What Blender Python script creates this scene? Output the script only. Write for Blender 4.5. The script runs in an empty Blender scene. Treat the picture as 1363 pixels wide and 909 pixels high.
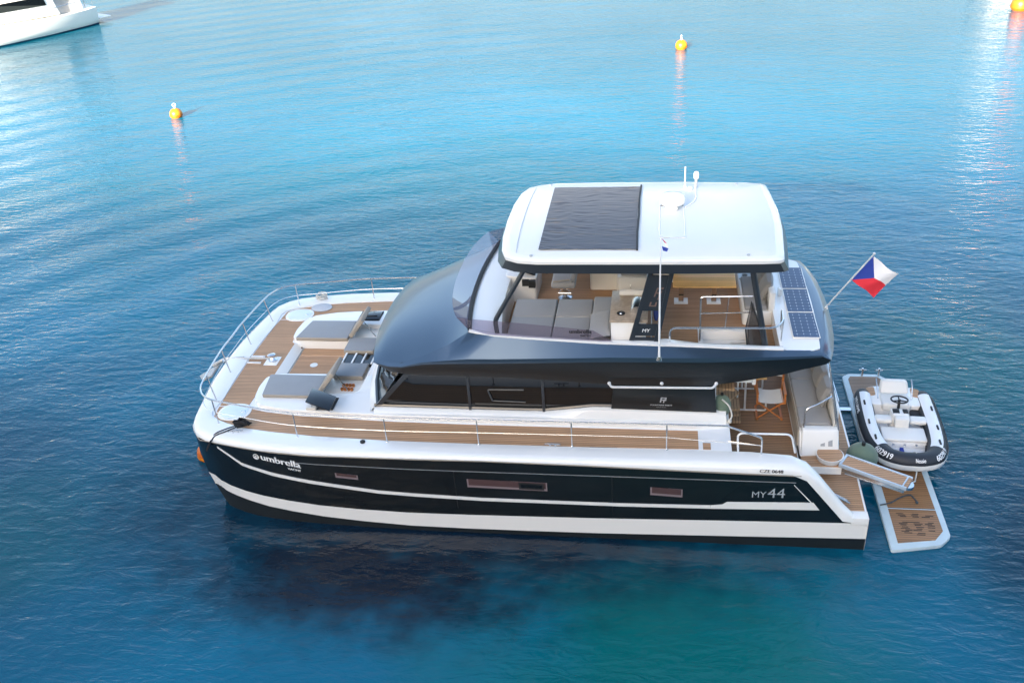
import bpy, bmesh, math, random
from mathutils import Vector, Matrix, noise

random.seed(7)
R = math.radians
SC = bpy.context.scene
COL = SC.collection

# ------------------------------------------------------------------ camera
cam_d = bpy.data.cameras.new("camera")
cam = bpy.data.objects.new("camera", cam_d)
COL.objects.link(cam)
cam_d.sensor_width = 36.0
cam_d.lens = 33.91
cam_d.clip_start = 0.1
cam_d.clip_end = 12000
yaw, pit, rol = R(-9.822), R(29.8715), R(-4.105)
fwd = Vector((math.sin(yaw) * math.cos(pit), math.cos(yaw) * math.cos(pit), -math.sin(pit)))
rgt = Vector((math.cos(yaw), -math.sin(yaw), 0))
upv = rgt.cross(fwd)
c_, s_ = math.cos(rol), math.sin(rol)
rg2 = rgt * c_ + upv * s_
up2 = upv * c_ - rgt * s_
M = Matrix((rg2, up2, -fwd)).transposed().to_4x4()
M.translation = Vector((2.49, -17.3, 12.5))
cam.matrix_world = M
SC.camera = cam

# ------------------------------------------------------------------ sky, sun, exposure
SUN_EL, SUN_AZ = R(19), R(200)      # azimuth clockwise from +y
w = bpy.data.worlds.new("World")
SC.world = w
w.use_nodes = True
nt = w.node_tree
bg = nt.nodes["Background"]
sky = nt.nodes.new("ShaderNodeTexSky")
sky.sky_type = 'NISHITA'
sky.sun_disc = False
sky.sun_elevation = SUN_EL
sky.sun_rotation = SUN_AZ
sky.air_density = 1.0
sky.dust_density = 2.0
sky.ozone_density = 0.5
nt.links.new(sky.outputs[0], bg.inputs[0])
bg.inputs[1].default_value = 0.10
sun_d = bpy.data.lights.new("sun", 'SUN')
sun_d.energy = 5.0
sun_d.angle = R(2.5)
sun_d.color = (1.0, 0.91, 0.78)
sun = bpy.data.objects.new("sun", sun_d)
COL.objects.link(sun)
sdir = Vector((math.sin(SUN_AZ) * math.cos(SUN_EL), math.cos(SUN_AZ) * math.cos(SUN_EL), math.sin(SUN_EL)))
sun.rotation_euler = sdir.to_track_quat('Z', 'Y').to_euler()
sun.location = (0, 0, 40)
vs = SC.view_settings
vs.view_transform = 'Standard'
vs.look = 'None'
vs.exposure = 2.55
vs.gamma = 1.0
vs.use_curve_mapping = False

# ------------------------------------------------------------------ helpers
class MB:
    def __init__(self):
        self.v, self.f, self.m = [], [], []
    def add(self, vs, fs, m=0):
        b = len(self.v)
        self.v += [Vector(p) for p in vs]
        for f in fs:
            self.f.append([b + i for i in f]); self.m.append(m)
        return self
    def box(self, x0, x1, y0, y1, z0, z1, m=0):
        return self.add([(x0,y0,z0),(x1,y0,z0),(x1,y1,z0),(x0,y1,z0),(x0,y0,z1),(x1,y0,z1),(x1,y1,z1),(x0,y1,z1)],
                 [(0,3,2,1),(4,5,6,7),(0,1,5,4),(1,2,6,5),(2,3,7,6),(3,0,4,7)], m)
    def hexa(self, a, b, m=0):
        """a: 4 bottom points, b: 4 top points"""
        return self.add(list(a) + list(b), [(0,3,2,1),(4,5,6,7),(0,1,5,4),(1,2,6,5),(2,3,7,6),(3,0,4,7)], m)
    def prism(self, poly, z0, z1, m=0, mtop=None, taper=None):
        """poly counter-clockwise xy; z0/z1 number or function(x,y)"""
        n = len(poly)
        g0 = z0 if callable(z0) else (lambda x, y: z0)
        g1 = z1 if callable(z1) else (lambda x, y: z1)
        ar = sum(poly[i][0]*poly[(i+1)%n][1]-poly[(i+1)%n][0]*poly[i][1] for i in range(n))
        if ar < 0: poly = poly[::-1]
        top = taper(poly) if taper else poly
        vs = [(x,y,g0(x,y)) for x,y in poly] + [(x,y,g1(x,y)) for x,y in top]
        b = len(self.v)
        self.add(vs, [tuple(range(n))[::-1]] + [(i,(i+1)%n,n+(i+1)%n,n+i) for i in range(n)], m)
        self.f.append([b+n+i for i in range(n)]); self.m.append(m if mtop is None else mtop)
        return self
    def loft(self, rows, m=0, closed=False, mats=None, flip=False):
        """rows of equal length; faces between neighbours"""
        n = len(rows[0]); b = len(self.v)
        for r in rows: self.v += [Vector(p) for p in r]
        for i in range(len(rows)-1):
            for j in range(n if closed else n-1):
                k = (j+1) % n
                q = [b+i*n+j, b+i*n+k, b+(i+1)*n+k, b+(i+1)*n+j]
                if flip: q = q[::-1]
                self.f.append(q); self.m.append(mats[j] if mats else m)
        return self
    def tube(self, pts, r, seg=8, closed=False, m=0, caps=True):
        pts = [Vector(p) for p in pts]; n = len(pts)
        rad = r if isinstance(r, (list, tuple)) else [r]*n
        rows = []; nrm = None
        for i in range(n):
            if closed: t = pts[(i+1)%n]-pts[i-1]
            else: t = pts[min(i+1,n-1)]-pts[max(i-1,0)]
            t.normalize()
            if nrm is None:
                a = Vector((0,0,1)) if abs(t.z) < .9 else Vector((1,0,0))
                nrm = t.cross(a).normalized()
            else:
                nrm = (nrm - t*nrm.dot(t)).normalized()
            bn = t.cross(nrm)
            rows.append([pts[i] + (nrm*math.cos(2*math.pi*k/seg)+bn*math.sin(2*math.pi*k/seg))*rad[i] for k in range(seg)])
        b = len(self.v)
        if closed: rows.append(rows[0])
        self.loft(rows, m, closed=True)
        if caps and not closed:
            self.f.append([b+k for k in range(seg)][::-1]); self.m.append(m)
            e = b+(n-1)*seg
            self.f.append([e+k for k in range(seg)]); self.m.append(m)
        return self
    def lathe(self, prof, c=(0,0,0), seg=24, m=0, axis='z', sx=1, sy=1, a0=0, a1=2*math.pi):
        """prof: list of (radius, height)"""
        c = Vector(c); rows = []
        for r, h in prof:
            row = []
            for k in range(seg):
                a = 2*math.pi*k/seg
                p = Vector((r*math.cos(a)*sx, r*math.sin(a)*sy, h))
                if axis == 'x': p = Vector((p.z, p.x, p.y))
                if axis == 'y': p = Vector((p.x, p.z, p.y))
                row.append(c+p)
            rows.append(row)
        b = len(self.v)
        self.loft(rows, m, closed=True)
        if prof[0][0] > 1e-6: self.f.append([b+k for k in range(seg)][::-1]); self.m.append(m)
        if prof[-1][0] > 1e-6:
            e = b+(len(prof)-1)*seg; self.f.append([e+k for k in range(seg)]); self.m.append(m)
        return self
    def ball(self, c, r, seg=20, m=0, s=(1,1,1)):
        prof = [(max(1e-7, math.sin(math.pi*i/12))*r, -math.cos(math.pi*i/12)*r*s[2]) for i in range(13)]
        return self.lathe(prof, c, seg, m, sx=s[0], sy=s[1])
    def pillow(self, c, sx, sy, h, mat3=None, m=0, n=10, p=2.6):
        """soft cushion centred on c: lens with square outline, optional 3x3 rotation"""
        c = Vector(c); rows = []
        for side in (1, -1):
            rows = []
            for i in range(n+1):
                u = -1+2*i/n; row = []
                for j in range(n+1):
                    v = -1+2*j/n
                    t = max(0.0, (1-abs(u)**p)*(1-abs(v)**p))**0.45
                    k = 1-0.07*(1-abs(u)**2)*abs(v)**4
                    l = 1-0.07*(1-abs(v)**2)*abs(u)**4
                    q = Vector((u*sx/2*l, v*sy/2*k, side*h/2*t + 0.006*noise.noise(Vector((u*2+c.x*3, v*2+c.y*3, side)))))
                    if mat3 is not None: q = mat3 @ q
                    row.append(c+q)
                rows.append(row)
            self.loft(rows, m, flip=(side > 0))
        return self
    def build(self, name, mats, parent=None, smooth=True, bevel=0, bseg=2, origin=None, angle=35, weld=True):
        me = bpy.data.meshes.new(name)
        o_ = Vector(origin) if origin is not None else Vector((0,0,0))
        me.from_pydata([v-o_ for v in self.v], [], self.f)
        if not isinstance(mats, (list, tuple)): mats = [mats]
        for m in mats: me.materials.append(m)
        for p, mi in zip(me.polygons, self.m): p.material_index = mi
        me.validate(); me.update()
        bm = bmesh.new(); bm.from_mesh(me)
        if weld: bmesh.ops.remove_doubles(bm, verts=bm.verts, dist=1e-5)
        bmesh.ops.recalc_face_normals(bm, faces=bm.faces)
        if bevel:
            es = [e for e in bm.edges if len(e.link_faces) == 2 and e.calc_face_angle(0) > R(30)]
            if es: bmesh.ops.bevel(bm, geom=es, offset=bevel, segments=bseg, profile=.5, affect='EDGES', clamp_overlap=True)
        bm.to_mesh(me); bm.free()
        if smooth:
            for p in me.polygons: p.use_smooth = True
            me.set_sharp_from_angle(angle=R(angle))
        o = bpy.data.objects.new(name, me); COL.objects.link(o)
        if origin is not None: o.location = o_
        if parent is not None:
            o.parent = parent
            if origin is not None and parent.location.length > 0: o.location = o_ - parent.location
        return o

def thing(name, label, cat, loc=(0,0,0), rz=0, group=None):
    o = bpy.data.objects.new(name, None); COL.objects.link(o)
    o.empty_display_size = .2
    o.location = loc; o.rotation_euler = (0,0,rz)
    o["label"] = label; o["category"] = cat
    if group: o["group"] = group
    return o
def tag(o, label, cat, group=None):
    o["label"] = label; o["category"] = cat
    if group: o["group"] = group
    return o
def copy_tree(o, parent=None):
    c = o.copy(); COL.objects.link(c)
    if parent is not None: c.parent = parent
    for ch in list(o.children): copy_tree(ch, c)
    return c
def lerp(a, b, t): return a+(b-a)*t
def interp(x, xs, ys):
    if x <= xs[0]: return ys[0]
    for i in range(len(xs)-1):
        if x <= xs[i+1]:
            return lerp(ys[i], ys[i+1], (x-xs[i])/(xs[i+1]-xs[i]))
    return ys[-1]
def smooth_path(pts, n=6, closed=False):
    """Catmull-Rom through the points"""
    P = [Vector(p) for p in pts]; out = []; N = len(P)
    rng = range(N if closed else N-1)
    for i in rng:
        if closed: p0,p1,p2,p3 = P[i-1],P[i],P[(i+1)%N],P[(i+2)%N]
        else: p0,p1,p2,p3 = P[max(i-1,0)],P[i],P[i+1],P[min(i+2,N-1)]
        for k in range(n):
            t = k/n
            out.append(0.5*((2*p1)+(p2-p0)*t+(2*p0-5*p1+4*p2-p3)*t*t+(3*p1-p0-3*p2+p3)*t**3))
    if not closed: out.append(P[-1])
    return out
def fillet(pts, r, n=5, closed=False):
    """round the corners of a polyline"""
    P = [Vector(p) for p in pts]; N = len(P); out = []
    for i in range(N):
        if not closed and i in (0, N-1): out.append(P[i]); continue
        a, b, c = P[i-1], P[i], P[(i+1) % N]
        d1 = min(r, (a-b).length*.48); d2 = min(r, (c-b).length*.48)
        p, q = b+(a-b).normalized()*d1, b+(c-b).normalized()*d2
        for k in range(n+1):
            t = k/n
            out.append(p*(1-t)**2 + b*2*t*(1-t) + q*t*t)
    return out
def fil2(poly, r, n=5):
    return [(p.x, p.y) for p in fillet([(x,y,0) for x,y in poly], r, n, closed=True)]

# ------------------------------------------------------------------ materials
def new_mat(name):
    m = bpy.data.materials.new(name); m.use_nodes = True
    return m, m.node_tree, m.node_tree.nodes["Principled BSDF"]
def N(t, kind, **kw):
    n = t.nodes.new(kind)
    for k, v in kw.items(): setattr(n, k, v)
    return n
def math_n(t, op, a, b=None, clamp=False):
    n = N(t, "ShaderNodeMath", operation=op); n.use_clamp = clamp
    for i, x in enumerate((a, b)):
        if x is None: continue
        if isinstance(x, (int, float)): n.inputs[i].default_value = x
        else: t.links.new(x, n.inputs[i])
    return n.outputs[0]
def mixc(t, fac, a, b, mode='MIX'):
    n = N(t, "ShaderNodeMix", data_type='RGBA', blend_type=mode)
    for s, x in ((n.inputs[0], fac), (n.inputs[6], a), (n.inputs[7], b)):
        if isinstance(x, (int, float)): s.default_value = x
        elif isinstance(x, tuple): s.default_value = (*x[:3], 1)
        else: t.links.new(x, s)
    return n.outputs[2]
def mat(name, col, rough=.5, metal=0, coat=0, var=0.06, vscale=3, bump=0, bscale=200, spec=.5, crough=.05, sheen=0, rvar=0.0):
    m, t, p = new_mat(name)
    tc = N(t, "ShaderNodeTexCoord")
    nz = N(t, "ShaderNodeTexNoise"); nz.inputs["Scale"].default_value = vscale; nz.inputs["Detail"].default_value = 5
    t.links.new(tc.outputs["Object"], nz.inputs["Vector"])
    f = math_n(t, 'MULTIPLY_ADD', nz.outputs[0], 2*var); 
    f.node.inputs[2].default_value = 1-var
    mul = N(t, "ShaderNodeVectorMath", operation='SCALE'); mul.inputs[0].default_value = col
    t.links.new(f, mul.inputs["Scale"])
    t.links.new(mul.outputs[0], p.inputs["Base Color"])
    p.inputs["Roughness"].default_value = rough
    if rvar:
        g = math_n(t, 'MULTIPLY_ADD', nz.outputs[0], rvar); g.node.inputs[2].default_value = rough-rvar*.5
        t.links.new(g, p.inputs["Roughness"])
    p.inputs["Metallic"].default_value = metal
    p.inputs["Specular IOR Level"].default_value = spec
    p.inputs["Coat Weight"].default_value = coat
    p.inputs["Coat Roughness"].default_value = crough
    p.inputs["Sheen Weight"].default_value = sheen
    if bump:
        nb = N(t, "ShaderNodeTexNoise"); nb.inputs["Scale"].default_value = bscale; nb.inputs["Detail"].default_value = 3
        t.links.new(tc.outputs["Object"], nb.inputs["Vector"])
        bp = N(t, "ShaderNodeBump"); bp.inputs["Distance"].default_value = bump; bp.inputs["Strength"].default_value = 1
        t.links.new(nb.outputs[0], bp.inputs["Height"]); t.links.new(bp.outputs[0], p.inputs["Normal"])
    return m
def teak(name, col, axis=1, pitch=.055, caulk=(.045,.035,.028), cw=.14, rough=.6, grain=(1.2, 14, 14), lines=True):
    m, t, p = new_mat(name)
    tc = N(t, "ShaderNodeTexCoord"); sp = N(t, "ShaderNodeSeparateXYZ")
    t.links.new(tc.outputs["Object"], sp.inputs[0])
    s = math_n(t, 'MULTIPLY', sp.outputs[axis], 1/pitch)
    fr = math_n(t, 'FRACT', s); fl = math_n(t, 'FLOOR', s)
    wn = N(t, "ShaderNodeTexWhiteNoise", noise_dimensions='1D'); t.links.new(fl, wn.inputs["W"])
    mp = N(t, "ShaderNodeMapping"); mp.inputs["Scale"].default_value = grain if axis == 1 else (grain[1], grain[0], grain[2])
    t.links.new(tc.outputs["Object"], mp.inputs[0])
    nz = N(t, "ShaderNodeTexNoise"); nz.inputs["Scale"].default_value = 3; nz.inputs["Detail"].default_value = 6
    t.links.new(mp.outputs[0], nz.inputs["Vector"])
    n2 = N(t, "ShaderNodeTexNoise"); n2.inputs["Scale"].default_value = 1.3; n2.inputs["Detail"].default_value = 4
    t.links.new(tc.outputs["Object"], n2.inputs["Vector"])
    k = math_n(t, 'MULTIPLY_ADD', wn.outputs[0], .22); k.node.inputs[2].default_value = .62
    k2 = math_n(t, 'MULTIPLY_ADD', nz.outputs[0], .30); t.links.new(k, k2.node.inputs[2])
    k3 = math_n(t, 'MULTIPLY_ADD', n2.outputs[0], .28); t.links.new(k2, k3.node.inputs[2])
    mul = N(t, "ShaderNodeVectorMath", operation='SCALE'); mul.inputs[0].default_value = col
    t.links.new(k3, mul.inputs["Scale"])
    base = mul.outputs[0]
    if lines:
        ln = math_n(t, 'LESS_THAN', fr, cw)
        base = mixc(t, ln, base, caulk)
    t.links.new(base, p.inputs["Base Color"])
    p.inputs["Roughness"].default_value = rough
    p.inputs["Specular IOR Level"].default_value = .3
    return m

WHITE = mat("white_gelcoat", (.79,.78,.755), .22, coat=.5, var=.025, vscale=1.5, rvar=.08)
WHITE2 = mat("white_gelcoat_nonslip", (.76,.775,.79), .5, var=.03, vscale=2, bump=.0006, bscale=300)
ROOFW = mat("pale_grey_roof_nonslip", (.68,.685,.68), .45, var=.05, vscale=1.2, bump=.0008, bscale=250, rvar=.1)
CREAM = mat("cream_gelcoat", (.72,.70,.65), .35, var=.03)
BLACK = mat("black_hull_paint", (.0045,.0075,.0095), .16, coat=.35, var=.15, vscale=1.2, spec=.4, rvar=.06)
ANTIF = mat("antifouling_paint", (.006,.010,.013), .55, var=.3, vscale=2)
SHELL = mat("dark_blue_metallic_paint", (.060,.098,.145), .28, metal=.6, coat=.5, var=.05, vscale=.8, crough=.12)
UNDER = mat("black_satin_paint", (.006,.009,.011), .35, var=.2, vscale=1)
FASC = mat("dark_grey_paint", (.022,.028,.036), .3, coat=.3, var=.12, vscale=1)
GLASS = mat("dark_tinted_glass", (.004,.006,.008), .03, var=.1, spec=.45, coat=.25, crough=.02)
RUBBER = mat("black_rubber", (.012,.013,.014), .6, var=.2)
STEEL = mat("stainless_steel", (.70,.71,.72), .26, metal=1, var=.05)
STEELW = mat("white_metal_tube", (.72,.73,.74), .3, metal=.2, var=.03)
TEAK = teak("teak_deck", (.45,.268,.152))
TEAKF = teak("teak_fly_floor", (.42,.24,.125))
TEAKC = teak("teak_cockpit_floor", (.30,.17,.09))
TEAKX = teak("teak_cross_planks", (.40,.26,.15), axis=0, pitch=.06)
TEAKP = teak("wet_teak_platform", (.30,.16,.075), pitch=.06, rough=.35)
TEAKPD = teak("damp_grey_teak", (.25,.165,.11), pitch=.06, rough=.5)
WOOD = teak("varnished_table_wood", (.85,.50,.19), pitch=.12, cw=.02, rough=.3, grain=(1.5,10,10))
ORWOOD = mat("orange_varnished_wood", (.50,.17,.04), .35, var=.2, vscale=12)
FAB = mat("grey_cushion_fabric", (.285,.28,.275), .9, var=.05, vscale=4, bump=.0015, bscale=60, sheen=.15)
FABB = mat("blue_grey_cushion_fabric", (.25,.265,.28), .9, var=.07, vscale=5, bump=.002, bscale=40, sheen=.15)
FABE = mat("beige_cushion_edging", (.34,.30,.25), .9, var=.05, bump=.001, bscale=90)
FABW = mat("white_canvas", (.72,.70,.66), .9, var=.04, bump=.001, bscale=120)
LEATH = mat("ivory_upholstery", (.72,.71,.68), .45, var=.03)
GREEN = mat("green_fender_cover", (.115,.165,.12), .9, var=.12, vscale=8, bump=.002, bscale=90, sheen=.2)
ROPE = mat("white_rope", (.55,.53,.48), .9, var=.15, vscale=30)
ROPEB = mat("black_rope", (.012,.012,.014), .85, var=.2, vscale=30)
ORANGE = mat("orange_buoy_plastic", (.50,.11,.006), .4, var=.12, vscale=6)
YELLOW = mat("yellow_buoy_plastic", (.60,.19,.005), .4, var=.08, vscale=6)
GALV = mat("galvanised_steel", (.48,.49,.49), .55, metal=.5, var=.15, vscale=12)
COPPER = mat("copper_cup", (.55,.22,.07), .3, metal=.7, var=.1)
PLGREY = mat("grey_plastic", (.30,.31,.32), .5)
CHAR = mat("charcoal_tube_fabric", (.018,.022,.030), .55, var=.1, vscale=4, bump=.0006, bscale=200)
PLAT = mat("pale_blue_fender_edge", (.46,.56,.60), .45, var=.12, vscale=5)
LETW = mat("white_lettering", (.82,.82,.82), .4, var=0)
LETG = mat("silver_lettering", (.50,.52,.54), .35, metal=.3, var=0)
LETD = mat("dark_lettering", (.03,.03,.035), .5, var=0)
STONE = mat("speckled_worktop", (.36,.29,.22), .35, var=.45, vscale=16)
MAROON = mat("maroon_window_tint", (.085,.048,.048), .12, var=.15, vscale=6)
WFRAME = mat("mauve_window_frame", (.22,.17,.18), .4)
SASH = mat("dark_grey_sash", (.055,.06,.065), .4, var=0)
EMBL = mat("dim_bronze_emblem", (.20,.13,.11), .4, metal=.4, var=0)
PANELW = mat("white_panel_line", (.55,.57,.6), .4, var=0)

def solar_mat():
    m, t, p = new_mat("solar_cells")
    tc = N(t, "ShaderNodeTexCoord"); sp = N(t, "ShaderNodeSeparateXYZ"); t.links.new(tc.outputs["Object"], sp.inputs[0])
    L = []; D = []
    for ax, pitch in ((0, .1175), (1, .1225)):
        fr = math_n(t, 'FRACT', math_n(t, 'MULTIPLY', sp.outputs[ax], 1/pitch))
        d = math_n(t, 'ABSOLUTE', math_n(t, 'SUBTRACT', fr, .5))       # .5 at cell edge
        L.append(math_n(t, 'GREATER_THAN', d, .478)); D.append(d)
    line = math_n(t, 'MAXIMUM', L[0], L[1])
    dia = math_n(t, 'GREATER_THAN', math_n(t, 'ADD', D[0], D[1]), .90)
    n = N(t, "ShaderNodeTexNoise"); n.inputs["Scale"].default_value = 4; t.links.new(tc.outputs["Object"], n.inputs["Vector"])
    c = mixc(t, n.outputs[0], (.022,.05,.12), (.035,.075,.165))
    c = mixc(t, line, c, (.16,.21,.30))
    c = mixc(t, dia, c, (.70,.72,.75))
    t.links.new(c, p.inputs["Base Color"]); p.inputs["Roughness"].default_value = .3
    p.inputs["Specular IOR Level"].default_value = .35
    return m
SOLAR = solar_mat()

def tint_glass(name, col, alpha):
    m, t, p = new_mat(name)
    out = t.nodes["Material Output"]
    tr = N(t, "ShaderNodeBsdfTransparent"); tr.inputs[0].default_value = (*col, 1)
    gl = N(t, "ShaderNodeBsdfGlossy"); gl.inputs["Roughness"].default_value = .03
    fr = N(t, "ShaderNodeFresnel"); fr.inputs[0].default_value = 1.45
    mx = N(t, "ShaderNodeMixShader")
    df = N(t, "ShaderNodeBsdfDiffuse"); df.inputs[0].default_value = (.46,.43,.51,1)
    m0 = N(t, "ShaderNodeMixShader"); m0.inputs[0].default_value = .13
    t.links.new(tr.outputs[0], m0.inputs[1]); t.links.new(df.outputs[0], m0.inputs[2])
    k = math_n(t, 'MULTIPLY', fr.outputs[0], .18)
    t.links.new(k, mx.inputs[0]); t.links.new(m0.outputs[0], mx.inputs[1]); t.links.new(gl.outputs[0], mx.inputs[2])
    t.links.new(mx.outputs[0], out.inputs[0])
    return m
SMOKE = tint_glass("smoked_acrylic", (.60,.52,.58), .5)

def mesh_mat():
    m, t, p = new_mat("black_mesh_net")
    tc = N(t, "ShaderNodeTexCoord")
    p.inputs["Base Color"].default_value = (.015,.012,.012,1); p.inputs["Roughness"].default_value = .7
    p.inputs["Alpha"].default_value = .72
    return m
NET = mesh_mat()

def fabric_roof():
    m, t, p = new_mat("pleated_sunshade_fabric")
    tc = N(t, "ShaderNodeTexCoord")
    n = N(t, "ShaderNodeTexNoise"); n.inputs["Scale"].default_value = 2.2; n.inputs["Detail"].default_value = 5
    mp = N(t, "ShaderNodeMapping"); mp.inputs["Scale"].default_value = (1.0, 3.5, 1)
    t.links.new(tc.outputs["Object"], mp.inputs[0]); t.links.new(mp.outputs[0], n.inputs["Vector"])
    r = N(t, "ShaderNodeValToRGB"); r.color_ramp.elements[0].position = .60; r.color_ramp.elements[1].position = .75
    r.color_ramp.elements[0].color = (.050,.060,.080,1); r.color_ramp.elements[1].color = (.115,.095,.08,1)
    t.links.new(n.outputs[0], r.inputs[0]); t.links.new(r.outputs[0], p.inputs["Base Color"])
    p.inputs["Roughness"].default_value = .8
    p.inputs["Sheen Weight"].default_value = .2
    return m
SHADE = fabric_roof()

def water_mat():
    m, t, p = new_mat("sea_water")
    tc = N(t, "ShaderNodeTexCoord"); P = tc.outputs["Object"]
    # --- colour of the water body: deep navy with paler sandy patches of the bottom
    def noise_n(scale, detail=4, vec=None, rough=.55, dist=0):
        n = N(t, "ShaderNodeTexNoise"); n.inputs["Scale"].default_value = scale
        n.inputs["Detail"].default_value = detail; n.inputs["Roughness"].default_value = rough
        n.inputs["Distortion"].default_value = dist
        t.links.new(vec or P, n.inputs["Vector"]); return n.outputs[0]
    def rng(v, a, b, c=0, d=1):
        n = N(t, "ShaderNodeMapRange", interpolation_type='SMOOTHSTEP')
        t.links.new(v, n.inputs[0])
        for i, x in enumerate((a,b,c,d)): n.inputs[i+1].default_value = x
        return n.outputs[0]
    def blob(cx, cy, rx, ry, rot=0, wob_=1.2, wsc=.35):
        mp = N(t, "ShaderNodeMapping", vector_type='TEXTURE')
        mp.inputs["Location"].default_value = (cx, cy, 0); mp.inputs["Rotation"].default_value = (0,0,rot)
        mp.inputs["Scale"].default_value = (rx, ry, 1)
        t.links.new(P, mp.inputs[0])
        wob = N(t, "ShaderNodeTexNoise"); wob.inputs["Scale"].default_value = wsc; wob.inputs["Detail"].default_value = 5
        t.links.new(P, wob.inputs["Vector"])
        l = N(t, "ShaderNodeVectorMath", operation='LENGTH'); t.links.new(mp.outputs[0], l.inputs[0])
        d = math_n(t, 'ADD', l.outputs["Value"], math_n(t, 'MULTIPLY', math_n(t, 'SUBTRACT', wob.outputs[0], .5), wob_))
        return rng(d, .25, 1.25, 1, 0)
    ym = N(t, "ShaderNodeSeparateXYZ"); t.links.new(P, ym.inputs[0])
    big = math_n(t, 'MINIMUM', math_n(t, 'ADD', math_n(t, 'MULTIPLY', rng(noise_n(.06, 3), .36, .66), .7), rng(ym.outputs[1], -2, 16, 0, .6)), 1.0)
    sand = math_n(t, 'MAXIMUM', blob(3.0, -6.6, 4.2, 3.6), math_n(t, 'MULTIPLY', blob(9.3, 3.5, 3.0, 4.5), .55))
    sand = math_n(t, 'MAXIMUM', sand, math_n(t, 'MULTIPLY', blob(-10.5, -4.0, 2.4, 2.6), .30))
    sand = math_n(t, 'MAXIMUM', sand, math_n(t, 'MULTIPLY', blob(-6, 13, 22, 9), .42))
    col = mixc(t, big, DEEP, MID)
    col = mixc(t, sand, col, TURQ)
    ys = N(t, "ShaderNodeSeparateXYZ"); t.links.new(P, ys.inputs[0])
    yy = math_n(t, 'ADD', ys.outputs[1], math_n(t, 'MULTIPLY', noise_n(.06, 3), 14))
    col = mixc(t, rng(yy, 16, 46), col, FAR_TONE)  # body colour graded by distance, painted to fit light on far water
    refl_navy = math_n(t, 'MAXIMUM', math_n(t, 'MAXIMUM', blob(-2.9, -4.5, 4.6, 1.9, 0, 1.0, 1.4), blob(-1.2, -2.9, 8.3, 2.5, 0, .6, 1.6)), math_n(t, 'MULTIPLY', blob(10.5, -3.0, 3.2, 4.0), .75))  # hull's dark reflection painted into the body colour; last blob is navy water
    col = mixc(t, refl_navy, col, REFL_NAVY)
    t.links.new(col, p.inputs["Base Color"])
    p.inputs["Roughness"].default_value = .045
    p.inputs["IOR"].default_value = 1.37
    p.inputs["Specular IOR Level"].default_value = .5
    # --- surface heights in metres
    def mapped(rot, sc):
        mp = N(t, "ShaderNodeMapping"); mp.inputs["Rotation"].default_value = (0,0,rot); mp.inputs["Scale"].default_value = sc
        t.links.new(P, mp.inputs[0]); return mp.outputs[0]
    h = None
    def acc(v, amp):
        nonlocal h
        q = math_n(t, 'MULTIPLY', v, amp)
        h = q if h is None else math_n(t, 'ADD', h, q)
    calm = math_n(t, 'MULTIPLY', rng(noise_n(.12, 2), .30, .62, .55, 1.0), math_n(t, 'SUBTRACT', 1.0, math_n(t, 'MULTIPLY', blob(.5, -4.0, 8.0, 2.6), .62)))
    fine = math_n(t, 'MULTIPLY', noise_n(1.0, 4, mapped(R(32), (2.2, 4.6, 1)), .55, .6), calm)
    acc(fine, .038)
    f2 = math_n(t, 'MULTIPLY', noise_n(1.0, 3, mapped(R(-38), (1.3, 3.4, 1)), .5, .8), calm)
    acc(f2, .036)
    rd = N(t, "ShaderNodeTexNoise", noise_type='RIDGED_MULTIFRACTAL'); rd.inputs["Scale"].default_value = 1.0; rd.inputs["Detail"].default_value = 2
    rd.inputs["Distortion"].default_value = .9
    t.links.new(mapped(R(-58), (.9, 2.6, 1)), rd.inputs["Vector"])
    acc(math_n(t, 'MULTIPLY', rd.outputs[0], calm), .016)
    acc(noise_n(1.0, 2, mapped(R(18), (.45, .8, 1)), .5, .4), .040)
    acc(math_n(t, 'MULTIPLY', noise_n(1.0, 3, mapped(R(20), (6, 10, 1)), .6, .3), calm), .006)
    # slow rings spreading from the yacht
    ring = N(t, "ShaderNodeTexWave", wave_type='RINGS', rings_direction='SPHERICAL', wave_profile='SIN')
    mp = N(t, "ShaderNodeMapping"); mp.inputs["Location"].default_value = (-1.5, 6.0, 0)
    t.links.new(P, mp.inputs[0]); t.links.new(mp.outputs[0], ring.inputs["Vector"])
    ring.inputs["Scale"].default_value = .13; ring.inputs["Distortion"].default_value = 1.1
    ring.inputs["Detail"].default_value = 2; ring.inputs["Detail Scale"].default_value = .5
    north = N(t, "ShaderNodeSeparateXYZ"); t.links.new(P, north.inputs[0])
    acc(math_n(t, 'MULTIPLY', ring.outputs[1], math_n(t, 'MULTIPLY', math_n(t, 'MULTIPLY', rng(north.outputs[1], -2, 9), rng(north.outputs[0], 6, -10, .25, 1)), rng(noise_n(.07, 2), .35, .6, .25, 1))), .040)
    bp = N(t, "ShaderNodeBump"); bp.inputs["Strength"].default_value = 1; bp.inputs["Distance"].default_value = WAVE
    t.links.new(h, bp.inputs["Height"]); t.links.new(bp.outputs[0], p.inputs["Normal"])
    return m
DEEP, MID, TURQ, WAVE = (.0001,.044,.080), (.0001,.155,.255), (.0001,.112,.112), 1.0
FAR_TONE, REFL_NAVY = (.0001,.070,.112), (.0001,.010,.024)  # tones for the far water and the painted hull reflection
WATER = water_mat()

# ------------------------------------------------------------------ the sea
sea = MB(); sea.add([(-4000,-4000,0),(4000,-4000,0),(4000,4000,0),(-4000,4000,0)], [(0,1,2,3)])
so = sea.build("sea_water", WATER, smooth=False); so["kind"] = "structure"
so["label"] = "rippled blue sea with turquoise patches"

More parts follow.
